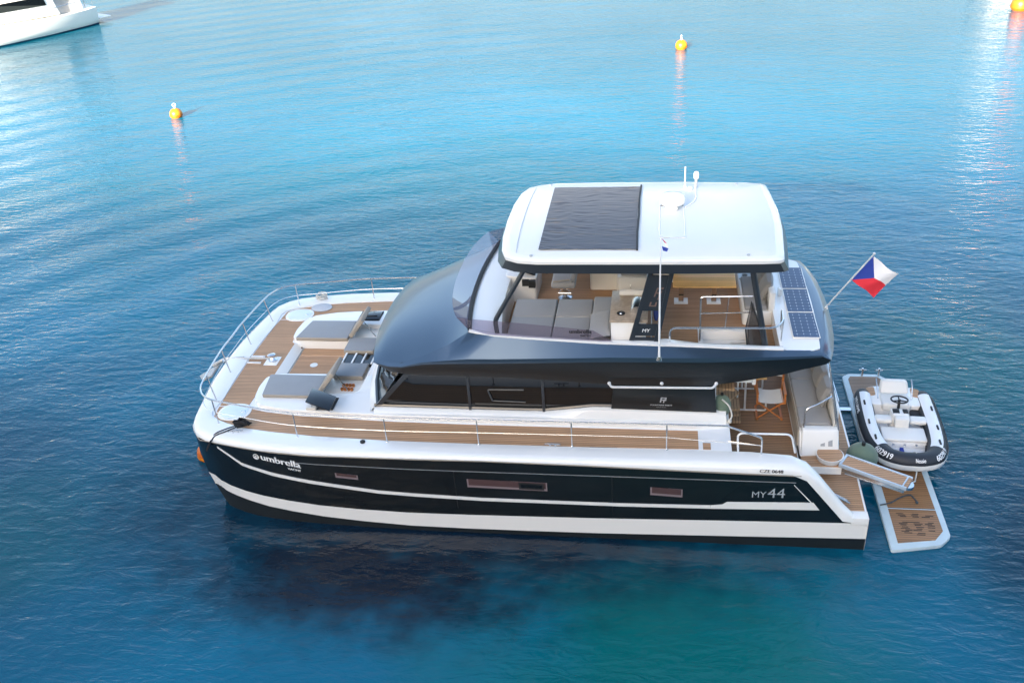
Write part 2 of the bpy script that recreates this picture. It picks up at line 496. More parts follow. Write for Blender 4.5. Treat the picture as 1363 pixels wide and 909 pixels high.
# wooded hill behind the viewpoint: its shade lies over the yacht, the far boats stand in the sun
hb = MB(); rows = []
for i in range(41):
    x = -420+21*i; row = []
    for j in range(13):
        v = j/12
        y = -60-50*v
        h = 42*math.sin(min(1, v*1.4)*math.pi*.5)**.9*(1+.06*noise.noise(Vector((x*.012, v, 3)))+.05*noise.noise(Vector((x*.05, v*3, 8))))
        row.append((x+6*noise.noise(Vector((x*.03,v*4,1))), y, h-1.0))
    rows.append(row)
hb.loft(rows)
hl = hb.build("hill", mat("dark_wooded_hillside", (.035,.05,.022), .95, var=.5, vscale=.15), angle=80); hl["kind"] = "structure"; hl["label"] = "dark wooded hillside behind the viewpoint"

# unseen scrub slopes across the bay, added to keep pale horizon out of reflections
hb = MB(); rows = []
for i in range(61):
    x = -900+30*i; row = []
    for j in range(11):
        v = j/10
        y = 330+.0003*x*x*-1+260*v
        h = 118*math.sin(v*math.pi*.5)**1.1*(1+.35*noise.noise(Vector((x*.004, v, 13)))+.12*noise.noise(Vector((x*.02, v*3, 5))))
        row.append((x, y, h-1.0))
    rows.append(row)
hb.loft(rows)
hl = hb.build("hill", mat("added_pale_scrub_hillside", (.085,.105,.115), .95, var=.6, vscale=.05), angle=80); hl["kind"] = "structure"; hl["label"] = "sunlit scrub slopes added across the bay, out of view"

# ------------------------------------------------------------------ lettering
def text_mesh(body, size=1.0, ex=0.0):
    cu = bpy.data.curves.new("txt", 'FONT'); cu.body = body; cu.size = size; cu.extrude = ex
    cu.resolution_u = 4
    o = bpy.data.objects.new("txt", cu); COL.objects.link(o)
    bpy.context.view_layer.update()
    me = bpy.data.meshes.new_from_object(o.evaluated_get(bpy.context.evaluated_depsgraph_get()))
    vs = [v.co.copy() for v in me.vertices]; fs = [list(p.vertices) for p in me.polygons]
    bpy.data.objects.remove(o); bpy.data.curves.remove(cu); bpy.data.meshes.remove(me)
    return vs, fs
def add_text(mb, body, fn, w, h, m=0, bold=0):
    """fit the word into a w x h box and map (u,v) with fn -> 3D point"""
    vs, fs = text_mesh(body)
    x0 = min(v.x for v in vs); x1 = max(v.x for v in vs); y0 = min(v.y for v in vs); y1 = max(v.y for v in vs)
    for k in ([0] if not bold else [-bold, 0, bold]):
        mb.add([fn((v.x-x0)/(x1-x0)*w + k, (v.y-y0)/(y1-y0)*h, (.0006*(1 if k > 0 else -1) if k else 0)) for v in vs], fs, m)
    return mb

# ------------------------------------------------------------------ the yacht
Y = thing("motor_yacht", "large black and white twin hull motor yacht with flybridge, moored in the middle", "yacht")

def yo(x): return interp(x, [-6.76,-6.6,-6.39,-6,-5.5,-4.8,-4,-2,6.4], [2.25,2.62,2.85,2.98,3.1,3.21,3.28,3.32,3.3])
def yw(x): return interp(x, [-6.35,-6.2,-5.9,-5.33,-4.5,-3.5,-2,6.4], [2.55,2.72,2.88,3.05,3.15,3.2,3.24,3.24])
def yh(x, z):
    t = min(1, max(0, z/1.75)); return lerp(yw(x), yo(x), t)
def xstem(z): return interp(z, [-.5,0,.45,.74,1.3,1.72,1.9], [-6.2,-6.34,-6.44,-6.52,-6.64,-6.72,-6.76])
def z_gun(x): return interp(x, [-6.72,-6.5,-6.1,-5.6,-4.97,-4.2,-2.38,-.67,1.26,3.67,5.06,5.46,5.87,6.3], [1.66,1.72,1.77,1.78,1.765,1.76,1.785,1.80,1.77,1.71,1.69,1.18,.66,.66])
def z_bt(x): return interp(x, [-6.52,-6.18,-5.59,-4.17,-2.82,-.79,1.3,3.72,6.3], [.76,.70,.62,.50,.44,.46,.50,.57,.64])
def z_bb(x): return interp(x, [-6.44,-5.96,-5.15,-3.77,-2.42,-.82,1.29,3.74,6.38], [.46,.44,.32,.18,.11,.10,.12,.19,.27])
XS = [0,.004,.012,.025,.045,.07,.10,.14,.19,.25,.33,.42,.52,.62,.72,.80,.86,.9,.905,.915,.93,.945,.96,.968,1]
def side(s):
    b = MB(); rows = []
    for u in XS:
        def at(z):
            x = xstem(z); x = x+(6.3-x)*u
            return x
        x0 = at(1.0)
        zs = [-.5, -.02, z_bb(at(z_bb(x0))), z_bt(at(z_bt(x0))), None, z_gun(at(z_gun(x0)))]
        zs[4] = (zs[3]+zs[5])/2
        row = []
        for z in zs:
            x = at(z); row.append((x, s*yh(x,z), z))
        rows.append(row)
    b.loft(rows, mats=[2,2,1,0,0])
    # inner side of the demi-hull
    rin = []
    for u in XS:
        row = []
        for z in (-.5, 0, .45, .75, 1.2, 1.62):
            x = xstem(z); x = x+(6.3-x)*u
            y0 = yh(xstem(z), z)
            yi = y0 - (1.35*(1-math.exp(-3.2*u*4)))
            row.append((x, s*yi, z if x < -5.9 else min(z, .60)))
        rin.append(row)
    b.loft(rin, mats=[2,2,1,0,0])
    # transom
    x = 6.3
    b.add([(x,s*3.24,-.5),(x,s*1.2,-.5),(x,s*1.2,.66),(x,s*3.3,.66)], [(0,1,2,3)], 1)
    return b
for s in (-1, 1):
    side(s).build("hull", [BLACK, WHITE, ANTIF], Y, angle=40)

# gunwale all round the deck edge
OUT = [(6.05,3.29),(5.85,3.29),(5.6,3.29),(5.35,3.29),(5.15,3.3),(4.9,3.3),(4.2,3.3),(3.3,3.3),(1.3,3.31),(-.7,3.32),(-2.5,3.315),(-4,3.28),(-5,3.19),(-5.7,3.06),(-6.2,2.92),(-6.48,2.74),(-6.67,2.5),(-6.76,2.2),(-6.85,1.6),(-6.94,.8),(-6.97,0)]
INN = [(6.05,3.12),(5.85,3.11),(5.6,3.1),(5.35,3.06),(5.15,3.0),(4.9,2.92),(4.2,2.86),(3.3,2.85),(1.3,2.87),(-.7,2.88),(-2.5,2.87),(-4,2.80),(-4.95,2.70),(-5.55,2.60),(-5.95,2.46),(-6.2,2.34),(-6.36,2.22),(-6.42,2.08),(-6.38,1.55),(-6.43,.8),(-6.45,0)]
def topz(x): return interp(x, [-6.9,4.7,4.95,5.15,5.35,5.6,5.85,6.05], [1.90,1.875,1.86,1.80,1.62,1.31,.98,.77])
def gun_row(o, i, s):
    x, y = o; xi, yi = i
    zt = topz(x); zg = z_gun(x) if x > -6.7 else 1.66
    zg = min(zg, zt-.05)
    d = Vector((xi-x, yi-y, 0)).normalized()
    pts = []
    L = math.hypot(xi-x, yi-y)
    for f, z in ((0.0, zg), (-.012, zg+.012), (-.004, lerp(zg, zt, .55)), (.05, lerp(zg, zt, .9)), (.13, zt)):
        q = Vector((x, y, 0)) + d*f; pts.append((q.x, s*q.y, z))
    zi = zt - .02 if x < 4.9 else zt-.01
    pts.append((lerp(x,xi,.82), s*lerp(y,yi,.82), zt))
    pts.append((xi, s*yi, zi-.005))
    pts.append((xi, s*yi, (1.78 if x < 3.7 else (1.05 if x < 5.4 else .7))))
    return pts
g = MB()
rows = [gun_row(o, i, -1) for o, i in zip(OUT, INN)] + [gun_row(o, i, 1) for o, i in list(zip(OUT, INN))[-2::-1]]
g.loft(rows)
g.build("gunwale", WHITE, Y, angle=50)
# black forward face of the bridge deck and its underside
fb = MB()
front = [(x, -y) for x, y in OUT[16:]] + [(x, y) for x, y in OUT[16:-1]][::-1]
fb.loft([[(x,y,1.67) for x,y in front], [(x+.1,y,1.2) for x,y in front], [(x+.5,y,.8) for x,y in front]])
fb.add([(-6.2,-2.3,.8),(-6.2,2.3,.8),(6.2,2.3,.62),(6.2,-2.3,.62)], [(0,1,2,3)])
fb.build("bridge_deck", [BLACK], Y)

# --- hull trim mapped on the port and starboard skin
def on_hull(x, z, off=.005, s=-1): return (x, s*(yh(x, z)+off), z)
def strip(mb, top, bot, off=.006, m=0, s=-1, n=8):
    xs0 = [p[0] for p in top]; X = []
    for i in range(len(top)-1):
        for k in range(n): X.append(lerp(top[i][0], top[i+1][0], k/n))
    X.append(top[-1][0])
    tz = lambda x: interp(x, [p[0] for p in top], [p[1] for p in top])
    bz = lambda x: interp(x, [p[0] for p in bot], [p[1] for p in bot])
    rows = [[on_hull(x, bz(x), 0, s), on_hull(x, bz(x), off, s), on_hull(x, tz(x), off, s), on_hull(x, tz(x), 0, s)] for x in X]
    mb.loft(rows, m)
def patch(mb, poly, off, m=0, s=-1):
    mb.add([on_hull(x, z, off, s) for x, z in poly] + [on_hull(x, z, 0, s) for x, z in poly],
           [tuple(range(len(poly)))] + [(i, (i+1) % len(poly), len(poly)+(i+1) % len(poly), len(poly)+i) for i in range(len(poly))], m)
for s in (-1, 1):
    b = MB()
    strip(b, [(-5.98,1.69),(-5.5,1.38),(-4.9,1.245),(-4.18,1.145),(-2.74,.975),(-.75,.905),(1.86,.90),(3.51,.935)],
             [(-5.98,1.64),(-5.5,1.31),(-4.9,1.165),(-4.18,1.065),(-2.74,.90),(-.75,.83),(1.86,.825),(3.51,.855)], s=s)
    patch(b, [(3.51,.855),(5.43,.915),(5.31,1.085),(4.6,1.06),(3.80,1.03),(3.72,.965),(3.515,.935)], .006, 0, s)
    strip(b, [(4.94,1.49),(5.32,1.04)], [(4.94,1.475),(5.32,1.01)], s=s)
    b.build("hull_stripe", WHITE, Y)
    b = MB()
    strip(b, [(-4.8,1.56),(-1.26,1.545),(1.2,1.54),(3.67,1.538),(4.97,1.535)], [(-4.8,1.548),(-1.26,1.533),(1.2,1.528),(3.67,1.526),(4.97,1.523)], off=.004, s=s)
    b.build("hull_groove", PLGREY, Y)
    for gx_ in (-1.22, 1.72):
        b = MB(); strip(b, [(gx_,1.52),(gx_+.012,1.52)], [(gx_,.62),(gx_+.012,.62)], off=.003, s=s, n=1); b.build("panel_seam", RUBBER, Y)
    b = MB()
    gx = [-6.5,-6.1,-5.6,-4.97,-4.2,-2.38,-.67,1.26,3.67,5.05]
    strip(b, [(x, z_gun(x)+.005) for x in gx], [(x, z_gun(x)-.015) for x in gx], off=.010, s=s)
    b.build("rubbing_strake", FABE, Y)
    b = MB(); patch(b, [(3.62,.985),(4.06,1.47),(4.90,1.455),(5.20,1.10),(4.5,1.075),(3.78,1.045)], .003, 0, s)
    b.build("hull_side_window", GLASS, Y)
def hull_window(x0, x1, z0, z1, inner=None):
    for s in (-1, 1):
        f = MB(); strip(f, [(x0,z1),(x1,z1-.03)], [(x0,z0),(x1,z0-.03)], off=.004, s=s)
        fo = f.build("hull_window", WFRAME, Y)
        p = MB(); strip(p, [(x0+.03,z1-.0),(x1-.025,z1-.03)], [(x0+.03,z0+.05),(x1-.025,z0+.02)], off=.007, s=s)
        p.build("pane", MAROON, fo)
        if inner:
            q = MB(); strip(q, [(inner[0],z1-.04),(inner[1],z1-.05)], [(inner[0],z0-.0),(inner[1],z0-.01)], off=.009, s=s)
            q.build("opening_frame", RUBBER, fo)
            q = MB(); strip(q, [(inner[0]+.04,z1-.075),(inner[1]-.04,z1-.085)], [(inner[0]+.04,z0+.045),(inner[1]-.04,z0+.035)], off=.012, s=s)
            q.build("opening_pane", GLASS, fo)
hull_window(-3.55, -3.10, 1.25, 1.36)
hull_window(-.98, .53, 1.16, 1.355, (.0, .47))
hull_window(2.42, 3.0, 1.13, 1.315)
# lettering on the port side
lt = MB()
add_text(lt, "umbrella", lambda u, v, o=0: on_hull(-5.02+u, 1.545-.145*u+v, .008+o), .80, .15, 0, bold=.008)
add_text(lt, "YACHT", lambda u, v, o=0: on_hull(-4.50+u, 1.372-.12*u+v, .008+o), .27, .048, 0, bold=.005)
# round emblem
em = [(-5.13+.062*math.cos(a), 1.60+.068*math.sin(a)) for a in [2*math.pi*k/24 for k in range(24)]]
lt.add([on_hull(x,z,.008) for x,z in em], [tuple(range(24))])
arc = [(-5.13+.04*math.cos(a), 1.60+.045*math.sin(a)) for a in [R(20+14*k) for k in range(12)]]
lt.build("ship_name", LETW, Y)
e2 = MB()
e2.tube([on_hull(x,z,.010) for x,z in arc], .008, 5)
e2.tube([on_hull(-5.165,1.60,.010), on_hull(-5.11,1.60,.010), on_hull(-5.10,1.57,.010)], .007, 5)
e2.build("emblem_mark", BLACK, Y)
lt = MB(); add_text(lt, "MY", lambda u, v, o=0: on_hull(4.23+u, 1.17+v+.02*u, .012+o), .25, .135)
add_text(lt, "44", lambda u, v, o=0: on_hull(4.50+u, 1.175+v+.02*u, .012+o), .30, .215)
lt.build("side_lettering", LETG, Y)
lt = MB(); add_text(lt, "CZE 0648", lambda u, v, o=0: (4.33+u, -3.318, 1.745+v), .40, .07, 0, bold=.003)
lt.build("registration_number", LETD, Y)

# ------------------------------------------------------------------ decks
dk = MB()
pi = [(x, -y) for x, y in INN]
dk.prism([(3.87,-2.86),(3.3,-2.86),(1.3,-2.88),(-.7,-2.89),(-2.5,-2.88),(-4,-2.81),(-4.95,-2.71),(-5.55,-2.61),(-5.95,-2.47),(-6.2,-2.35),(-6.36,-2.23),(-6.42,-2.1),(-6.4,-1.55),(-6.43,-.72),(-5.6,-.72),(3.87,-.72)], 1.70, 1.85)
dk.prism([(x,-y) for x,y in [(3.87,-2.86),(3.3,-2.86),(1.3,-2.88),(-.7,-2.89),(-2.5,-2.88),(-4,-2.81),(-4.95,-2.71),(-5.55,-2.61),(-5.95,-2.47),(-6.2,-2.35),(-6.36,-2.23),(-6.42,-2.1),(-6.4,-1.55),(-6.43,-.72),(-5.6,-.72),(3.87,-.72)]], 1.70, 1.85)
dk.box(-6.45,-5.6,-.715,.715,1.70,1.85)
dk.box(-3.6,3.0,-.715,.715,1.70,1.85)
dk.build("deck", WHITE2, Y, smooth=False)
def deck_teak(s):
    b = MB()
    b.prism([(3.28,s*-2.83),(1.3,s*-2.86),(-.7,s*-2.87),(-2.5,s*-2.86),(-4,s*-2.79),(-4.95,s*-2.69),(-5.55,s*-2.585),(-5.95,s*-2.44),(-6.2,s*-2.32),(-6.33,s*-2.20),(-6.36,s*-1.86),(-5.72,s*-1.86),(-5.62,s*-1.92),(-5.3,s*-2.01),(-4.55,s*-2.12),(-2.73,s*-2.225),(-.85,s*-2.26),(3.28,s*-2.26)], 1.83, 1.858)
    b.box(3.36, 3.50, min(s*2.63,s*2.83), max(s*2.63,s*2.83), 1.83, 1.858)
    return b
deck_teak(1).build("teak_deck", TEAK, Y, smooth=False)
deck_teak(-1).build("teak_deck", TEAK, Y, smooth=False)
b = MB()
b.prism([(-6.36,-1.82),(-6.38,-1.5),(-6.41,-.8),(-6.43,0),(-6.41,.8),(-6.38,1.5),(-6.36,1.82),(-5.75,1.82),(-5.74,1.0),(-5.70,.78),(-5.60,.70),(-5.60,-.70),(-5.70,-.78),(-5.74,-1.0),(-5.75,-1.82)], 1.83, 1.859)
b.build("teak_foredeck", TEAK, Y, smooth=False)

# foredeck mouldings either side of the sunken lounge
def mould(s):
    b = MB()
    poly = fil2([(-5.45,s*-.70),(-5.70,s*-.84),(-5.73,s*-1.2),(-5.68,s*-1.62),(-5.50,s*-1.88),(-5.0,s*-2.03),(-4.5,s*-2.09),(-2.73,s*-2.19),(-.85,s*-2.22),(3.3,s*-2.22),(3.86,s*-2.12),(3.86,s*-1.2),(-2.8,s*-1.2),(-2.8,s*-.72),(-3.52,s*-.72),(-3.52,s*-1.32),(-3.62,s*-1.42),(-4.3,s*-1.46),(-4.3,s*-.70)], .09, 3)
    def tap(P):
        return P
    b.prism(poly, 1.72, lambda x, y: interp(x, [-5.7,-4.5,-3,3.3,3.86],[1.955,1.97,1.985,1.99,1.98]))
    return b
for s in (1, -1):
    mould(s).build("coachroof_moulding", WHITE, Y, bevel=.035, bseg=3, angle=50)
b = MB(); b.box(-3.52,-2.6,-.74,.74,1.80,1.985); b.build("coachroof_step", WHITE, Y, bevel=.02)
# sunken lounge
b = MB()
b.box(-5.45,-3.55,-.72,.72,1.70,1.735)                       # floor base
b.add([(-5.62,-.72,1.875),(-5.62,.72,1.875),(-5.43,.72,1.76),(-5.43,-.72,1.76)], [(0,1,2,3)])
b.add([(-5.64,-.72,1.80),(-5.64,.72,1.80),(-5.62,.72,1.875),(-5.62,-.72,1.875)], [(0,1,2,3)])
for s in (-1, 1):
    b.box(-4.3,-3.5, min(s*.72,s*1.46), max(s*.72,s*1.46), 1.74, 1.875)
b.box(-4.28,-3.52,-.70,.70,1.74,1.86)
b.build("lounge_well", CREAM, Y, bevel=.01)
b = MB(); b.box(-5.40,-4.28,-.69,.385,1.735,1.752); b.box(-5.40,-4.28,.42,.69,1.735,1.752)
b.build("lounge_floor", TEAK, Y, smooth=False)
b = MB(); b.lathe([(.085,0),(.085,.008),(.045,.012),(.0,.012)], (-4.95,-.02,1.752), 20)
b.build("table_socket", STEELW, Y)
b = MB(); b.ball((-5.44,.64,1.80), .02); b.build("drain_plug", RUBBER, Y)
# foredeck deck hatches: large round-cornered white lids
def ellip(cx, cy, rx, ry, rot=0, n=36, p=2.4):
    out = []
    for k in range(n):
        a = 2*math.pi*k/n
        ca, sa = math.cos(a), math.sin(a)
        x = rx*abs(ca)**(2/p)*(1 if ca >= 0 else -1); y = ry*abs(sa)**(2/p)*(1 if sa >= 0 else -1)
        out.append((cx+x*math.cos(rot)-y*math.sin(rot), cy+x*math.sin(rot)+y*math.cos(rot)))
    return out
HL = mat("pale_blue_hatch_lid", (.66,.74,.80), .4, var=.02)
for s in (-1, 1):
    b = MB(); b.prism(ellip(-5.95, s*2.05, .335, .30), 1.84, 1.872)
    ho = b.build("deck_hatch", WHITE, Y, bevel=.008)
    b = MB(); b.prism(ellip(-5.95, s*2.05, .275, .24), 1.87, 1.880)
    b.build("hatch_lid", HL, ho, bevel=.004)
    b = MB(); b.box(-5.80,-5.72,s*2.05-.02,s*2.05+.02,1.88,1.895); b.build("hatch_handle", STEEL, ho)
# cleats
def cleat(x, y, z, rz=0):
    b = MB(); c, s = math.cos(rz), math.sin(rz)
    T = lambda u, v, h: (x+u*c-v*s, y+u*s+v*c, z+h)
    b.tube([T(-.15,0,.055),T(-.08,0,.062),T(.08,0,.062),T(.15,0,.055)], [.009,.014,.014,.009], 8)
    for u in (-.05,.05): b.tube([T(u,0,0),T(u,0,.06)], .016, 8)
    b.build("cleat", STEEL, Y)
cleat(.62,-2.91,1.87); cleat(.62,2.91,1.87); cleat(-5.62,2.83,1.88,-.2); cleat(-5.62,-2.8,1.88,.2)
b = MB(); b.lathe([(.05,0),(.05,.05),(.03,.065),(0,.065)], (-3.0,-2.98,1.87), 12); b.build("deck_vent", RUBBER, Y)

# anchor windlass and anchor
b = MB(); b.box(-6.02,-5.72,-.24,.12,1.858,1.868); b.build("windlass_plate", WHITE, Y, bevel=.003)
b = MB()
b.lathe([(.10,0),(.10,.03),(.07,.05),(.05,.09),(.075,.11),(.075,.15),(.05,.165),(0,.165)], (-5.86,-.04,1.868), 20)
b.lathe([(.055,0),(.055,.06),(.03,.08),(0,.08)], (-5.98,.08,1.868), 14)
b.build("windlass", STEEL, Y)
for y in (-.16,.10):
    b = MB(); b.box(-6.42,-6.10,y-.025,y+.025,1.86,1.885); b.build("windlass_bracket", WHITE, Y, bevel=.005)
b = MB()
pts = smooth_path([(-5.95,-.06,1.93),(-6.3,-.04,1.91),(-6.7,-.02,1.90),(-7.0,0,1.88)], 8)
b.tube(pts, .016, 6)
b.build("anchor_chain", GALV, Y)
b = MB()
b.box(-7.05,-6.45,-.09,.09,1.80,1.86); b.build("bow_roller", STEEL, Y, bevel=.01)
b = MB()
b.tube([(-6.55,0,1.90),(-7.05,0,1.84),(-7.32,0,1.68)], [.035,.04,.05], 8)
sh = [(-7.2,0,1.72),(-7.28,-.30,1.60),(-7.55,-.22,1.44),(-7.72,0,1.40),(-7.55,.22,1.44),(-7.28,.30,1.60)]
b.add(sh + [(x+.03,y,z-.05) for x,y,z in sh], [(0,1,2,3),(0,3,4,5),(6,9,8,7),(6,11,10,9)] + [(i,(i+1)%6,6+(i+1)%6,6+i) for i in range(6)])
b.build("anchor", GALV, Y, bevel=.01)

# guard rails
ST = [(4.37,-2.93),(2.7,-2.9),(.98,-2.9),(-.77,-2.92),(-2.53,-2.95),(-4.33,-2.88),(-6.10,-2.50),(-6.49,-1.68),(-6.62,-.6)]
RZ = 2.44
def rail_xy(s): return [(x, s*-y) for x, y in ST]
pr = MB()
top = [(-1.5,-2.935,RZ),(-.77,-2.93,RZ),(-2.5,-2.96,RZ)]
port = [(3.72,-2.86,RZ-.03),(2.7,-2.91,RZ),(.98,-2.92,RZ),(-.77,-2.93,RZ),(-2.53,-2.95,RZ),(-4.33,-2.87,RZ),(-5.6,-2.62,RZ)]
bowp = [(-6.22,-2.45,RZ+.01),(-6.52,-2.12,RZ+.02),(-6.62,-1.5,RZ+.03),(-6.72,-.6,RZ+.0),(-6.72,0,RZ)]
allp = port + bowp + [(x,-y,z) for x,y,z in bowp[-2::-1]] + [(x,-y,z) for x,y,z in port[::-1]]
aft = [(4.39,-2.93,2.22),(4.36,-2.93,2.24),(4.2,-2.92,2.28)]
path = [(4.38,-2.93,1.87),(4.37,-2.93,2.20)] 
full = fillet([(4.38,-2.93,1.87),(4.37,-2.93,2.22),(3.75,-2.88,2.42)], .06, 4) + [Vector(p) for p in smooth_path(allp[1:-1], 5)] + fillet([(3.75,2.88,2.42),(4.37,2.93,2.22),(4.38,2.93,1.87)], .06, 4)
pr.tube(full, .017, 8)
rail = pr.build("guard_rail", STEEL, Y)
mid = [(x, y, 1.87+(z-1.87)*.5) for x, y, z in [(p.x,p.y,p.z) for p in smooth_path(allp[1:-1], 5)]]
b = MB(); b.tube([(4.37,-2.93,2.05)]+mid+[(4.37,2.93,2.05)], .006, 6); b.build("mid_rail", STEEL, rail)
for s in (-1, 1):
    for x, y in ST[1:]:
        if s == 1 and y > -.1: continue
        tx, ty = (x, y)
        near = min(full, key=lambda p: abs(p.x-x)+abs(p.y-y))
        b = MB(); b.tube([(x, -s*y, 1.86), (lerp(x, near.x, .9), -s*(lerp(y, near.y, .9)), near.z)], .013, 8)
        b.lathe([(.028,0),(.028,.012),(.016,.03)], (x, -s*y, 1.872), 10)
        b.build("stanchion", STEEL, rail)

# ------------------------------------------------------------------ deckhouse
CH = MB()
# white lower sides, from coaming to the window sill
sill = [(-3.0,2.06),(-1.05,2.05),(.0,2.045),(.4,2.05),(.85,2.11),(1.3,2.175),(1.69,2.18),(3.58,2.15),(3.8,2.13)]
for s in (-1, 1):
    CH.loft([[(x, s*2.16, 1.93) for x, z in sill], [(x, s*2.09, z-.03) for x, z in sill], [(x, s*2.02, z) for x, z in sill], [(x, s*1.96, z+.01) for x, z in sill]])
# windscreen foot, curved in plan
foot = [(-3.0,-2.02),(-3.12,-1.6),(-3.26,-1.1),(-3.34,-.58),(-3.37,0),(-3.34,.58),(-3.26,1.1),(-3.12,1.6),(-3.0,2.02)]
CH.loft([[(x-.10,y*1.03,1.955) for x,y in foot],[(x-.03,y,2.03) for x,y in foot],[(x+.05,y*.98,2.06) for x,y in foot]])
CH.box(3.55,3.60,-2.0,2.0,1.1,2.9)
CH.build("deckhouse", WHITE, Y, angle=45)
def side_pane(s):
    b = MB()
    xs = [-2.93,-2.6,-2.16,-1.05,0,.4,.85,1.3,1.70]
    lo = [interp(x, [p[0] for p in sill], [p[1] for p in sill]) for x in xs]
    hi = [2.09 if x < -2.9 else (2.50 if x < -2.5 else 2.92) for x in xs]
    b.loft([[(x, s*1.975, z) for x, z in zip(xs, lo)], [(x+ (0), s*2.03, z) for x, z in zip(xs, hi)]])
    return b
for s in (-1, 1):
    side_pane(s).build("side_window", GLASS, Y)
    fr = MB()
    for x, wd in ((-1.05,.05),(.39,.05)):
        fr.box(x-wd/2-.02, x+wd/2-.02, min(s*1.985,s*2.04), max(s*1.985,s*2.04), 2.05, 2.9)
    # raked front pillar and sill line
    fr.hexa([(-3.0,s*1.96,2.06),(-2.88,s*1.96,2.06),(-2.88,s*2.02,2.06),(-3.0,s*2.03,2.06)], [(-2.22,s*1.96,2.95),(-2.10,s*1.96,2.95),(-2.10,s*2.05,2.95),(-2.22,s*2.05,2.95)])
    fr.tube([(x, s*2.0, z+.03) for x, z in sill[:7]], .032, 6)
    fr.build("window_mullion", FASC, Y)
    cur = MB()
    cur.hexa([(-2.75,s*1.990,2.13),(-.98,s*1.990,2.11),(-.98,s*1.994,2.15),(-2.65,s*1.994,2.17)], [(-2.70,s*1.99,2.15),(-.98,s*1.99,2.14),(-.98,s*1.994,2.16),(-2.62,s*1.994,2.18)])
    # opening sash in the middle pane
    cur.tube(fillet([(-.62,s*2.012,2.26),(-.70,s*2.02,2.52),(.0,s*2.02,2.53)], .05, 3), .016, 6)
    cur.tube([(-.62,s*2.012,2.26),(.02,s*2.005,2.24)], .012, 6)
    cur.build("window_sash", SASH, Y)
    pb = MB()
    pb.hexa([(1.66,s*2.0,2.18),(3.62,s*2.0,2.15),(3.62,s*2.07,2.15),(1.66,s*2.07,2.18)], [(1.72,s*2.03,2.80),(3.56,s*2.03,2.80),(3.56,s*2.10,2.80),(1.72,s*2.10,2.80)])
    po = pb.build("side_panel", UNDER, Y, bevel=.008)
lt = MB()
pf = lambda x0, z0: (lambda u, v, o=0: (x0+u, -2.0715-.0484*((z0+v)-2.17)-.006+o*-1, z0+v))
add_text(lt, "FOUNTAINE PAJOT", pf(2.40, 2.275), .40, .038, 0, bold=.002)
lt.build("panel_lettering", LETG, Y)
lt = MB(); add_text(lt, "MOTOR YACHTS", pf(2.51, 2.24), .18, .013)
lt.build("panel_small_lettering", LETG, Y)
lt = MB()
f0 = pf(2.57, 2.36)
def quad(x0,z0,x1,z1,x2,z2,x3,z3):
    k=.78; lt.add([f0(x0*k,z0*k), f0(x1*k,z1*k), f0(x2*k,z2*k), f0(x3*k,z3*k)], [(0,1,2,3)])
quad(0,0,.03,0,.055,.15,.025,.15); quad(.03,.12,.13,.12,.135,.15,.035,.15); quad(.02,.06,.09,.06,.095,.085,.025,.085)
quad(.075,-.01,.1,-.01,.125,.10,.10,.10); quad(.125,.05,.15,.05,.16,.15,.135,.15)
lt.build("panel_emblem", LETG, Y)
# windscreen panes, raked aft
hd = [(-2.35+.12*(1-(abs(y)/2.02)**2)*-1, y*1.0) for x, y in foot]
b = MB()
b.loft([[(x+.06,y*.97,2.06) for x,y in foot], [(x2,y2,2.95) for x2,y2 in hd]])
b.build("windscreen", GLASS, Y, angle=20)
b = MB(); b.tube([(x+.05,y*.98,2.065) for x,y in foot], .03, 6); b.build("windscreen_seal", FASC, Y)
# roof underside / ceiling of the saloon and a dark interior floor
b = MB(); b.box(-2.0,3.55,-1.9,1.9,1.86,1.88); b.build("saloon_floor", UNDER, Y)

# handrail on the panel top
b = MB()
b.tube(fillet([(1.64,-2.16,2.80),(1.68,-2.26,2.79),(3.52,-2.27,2.82),(3.58,-2.18,2.86)], .05, 4), .022, 8)
for x in (1.64,2.6,3.58): b.ball((x,-2.18,2.82+ (x-1.6)*.02), .035, 10)
b.build("handrail", STEELW, Y)

# ------------------------------------------------------------------ flybridge shell
SX = [-2.95,-2.6,-2.3,-1.85,-1.35,-.95,-.43,.12,.55,1.1,1.64,2.66,3.4,4.04,4.74,5.11,5.42]
ZB = lambda x: interp(x, [-2.95,-2.6,-2.2,-.94,.07,.92,1.62,3.41,4.04,4.74,5.11,5.56], [2.93,2.88,2.865,2.855,2.835,2.79,2.745,2.76,2.87,3.01,3.10,3.19])
YB = lambda x: interp(x, [-2.95,-2.6,-2.2,3.6,4.7,5.42], [1.78,2.0,2.10,2.11,2.08,1.98])
ZC = lambda x: interp(x, [-2.95,-2.6,-2.3,-1.85,-1.35,-.43,.55,1.64,2.66,3.78,4.7,5.42], [2.97,2.99,3.08,3.26,3.325,3.355,3.40,3.45,3.465,3.465,3.43,3.36])
YC = lambda x: interp(x, [-2.95,-2.6,-2.3,-1.85,-1.35,3.0,3.8,4.7,5.42], [1.84,2.02,2.17,2.31,2.36,2.355,2.31,2.17,1.99])
ZR = lambda x: interp(x, [-.95,-.58,.12,1.5,2.66,3.79,4.95,5.42], [3.80,3.74,3.72,3.64,3.595,3.535,3.45,3.40])
YR = lambda x: interp(x, [-.95,.12,1.5,2.66,3.79,4.95,5.42], [2.03,2.12,2.12,2.10,2.05,1.95,1.84])
ZS = lambda x: interp(x, [-2.95,-2.3,-1.88,-1.44,-.95], [2.985,3.12,3.31,3.50,3.80])   # shoulder of the bonnet
YS = lambda x: interp(x, [-2.95,-2.3,-1.88,-1.44,-.95], [1.80,2.08,2.14,2.13,2.03])
sh = MB()
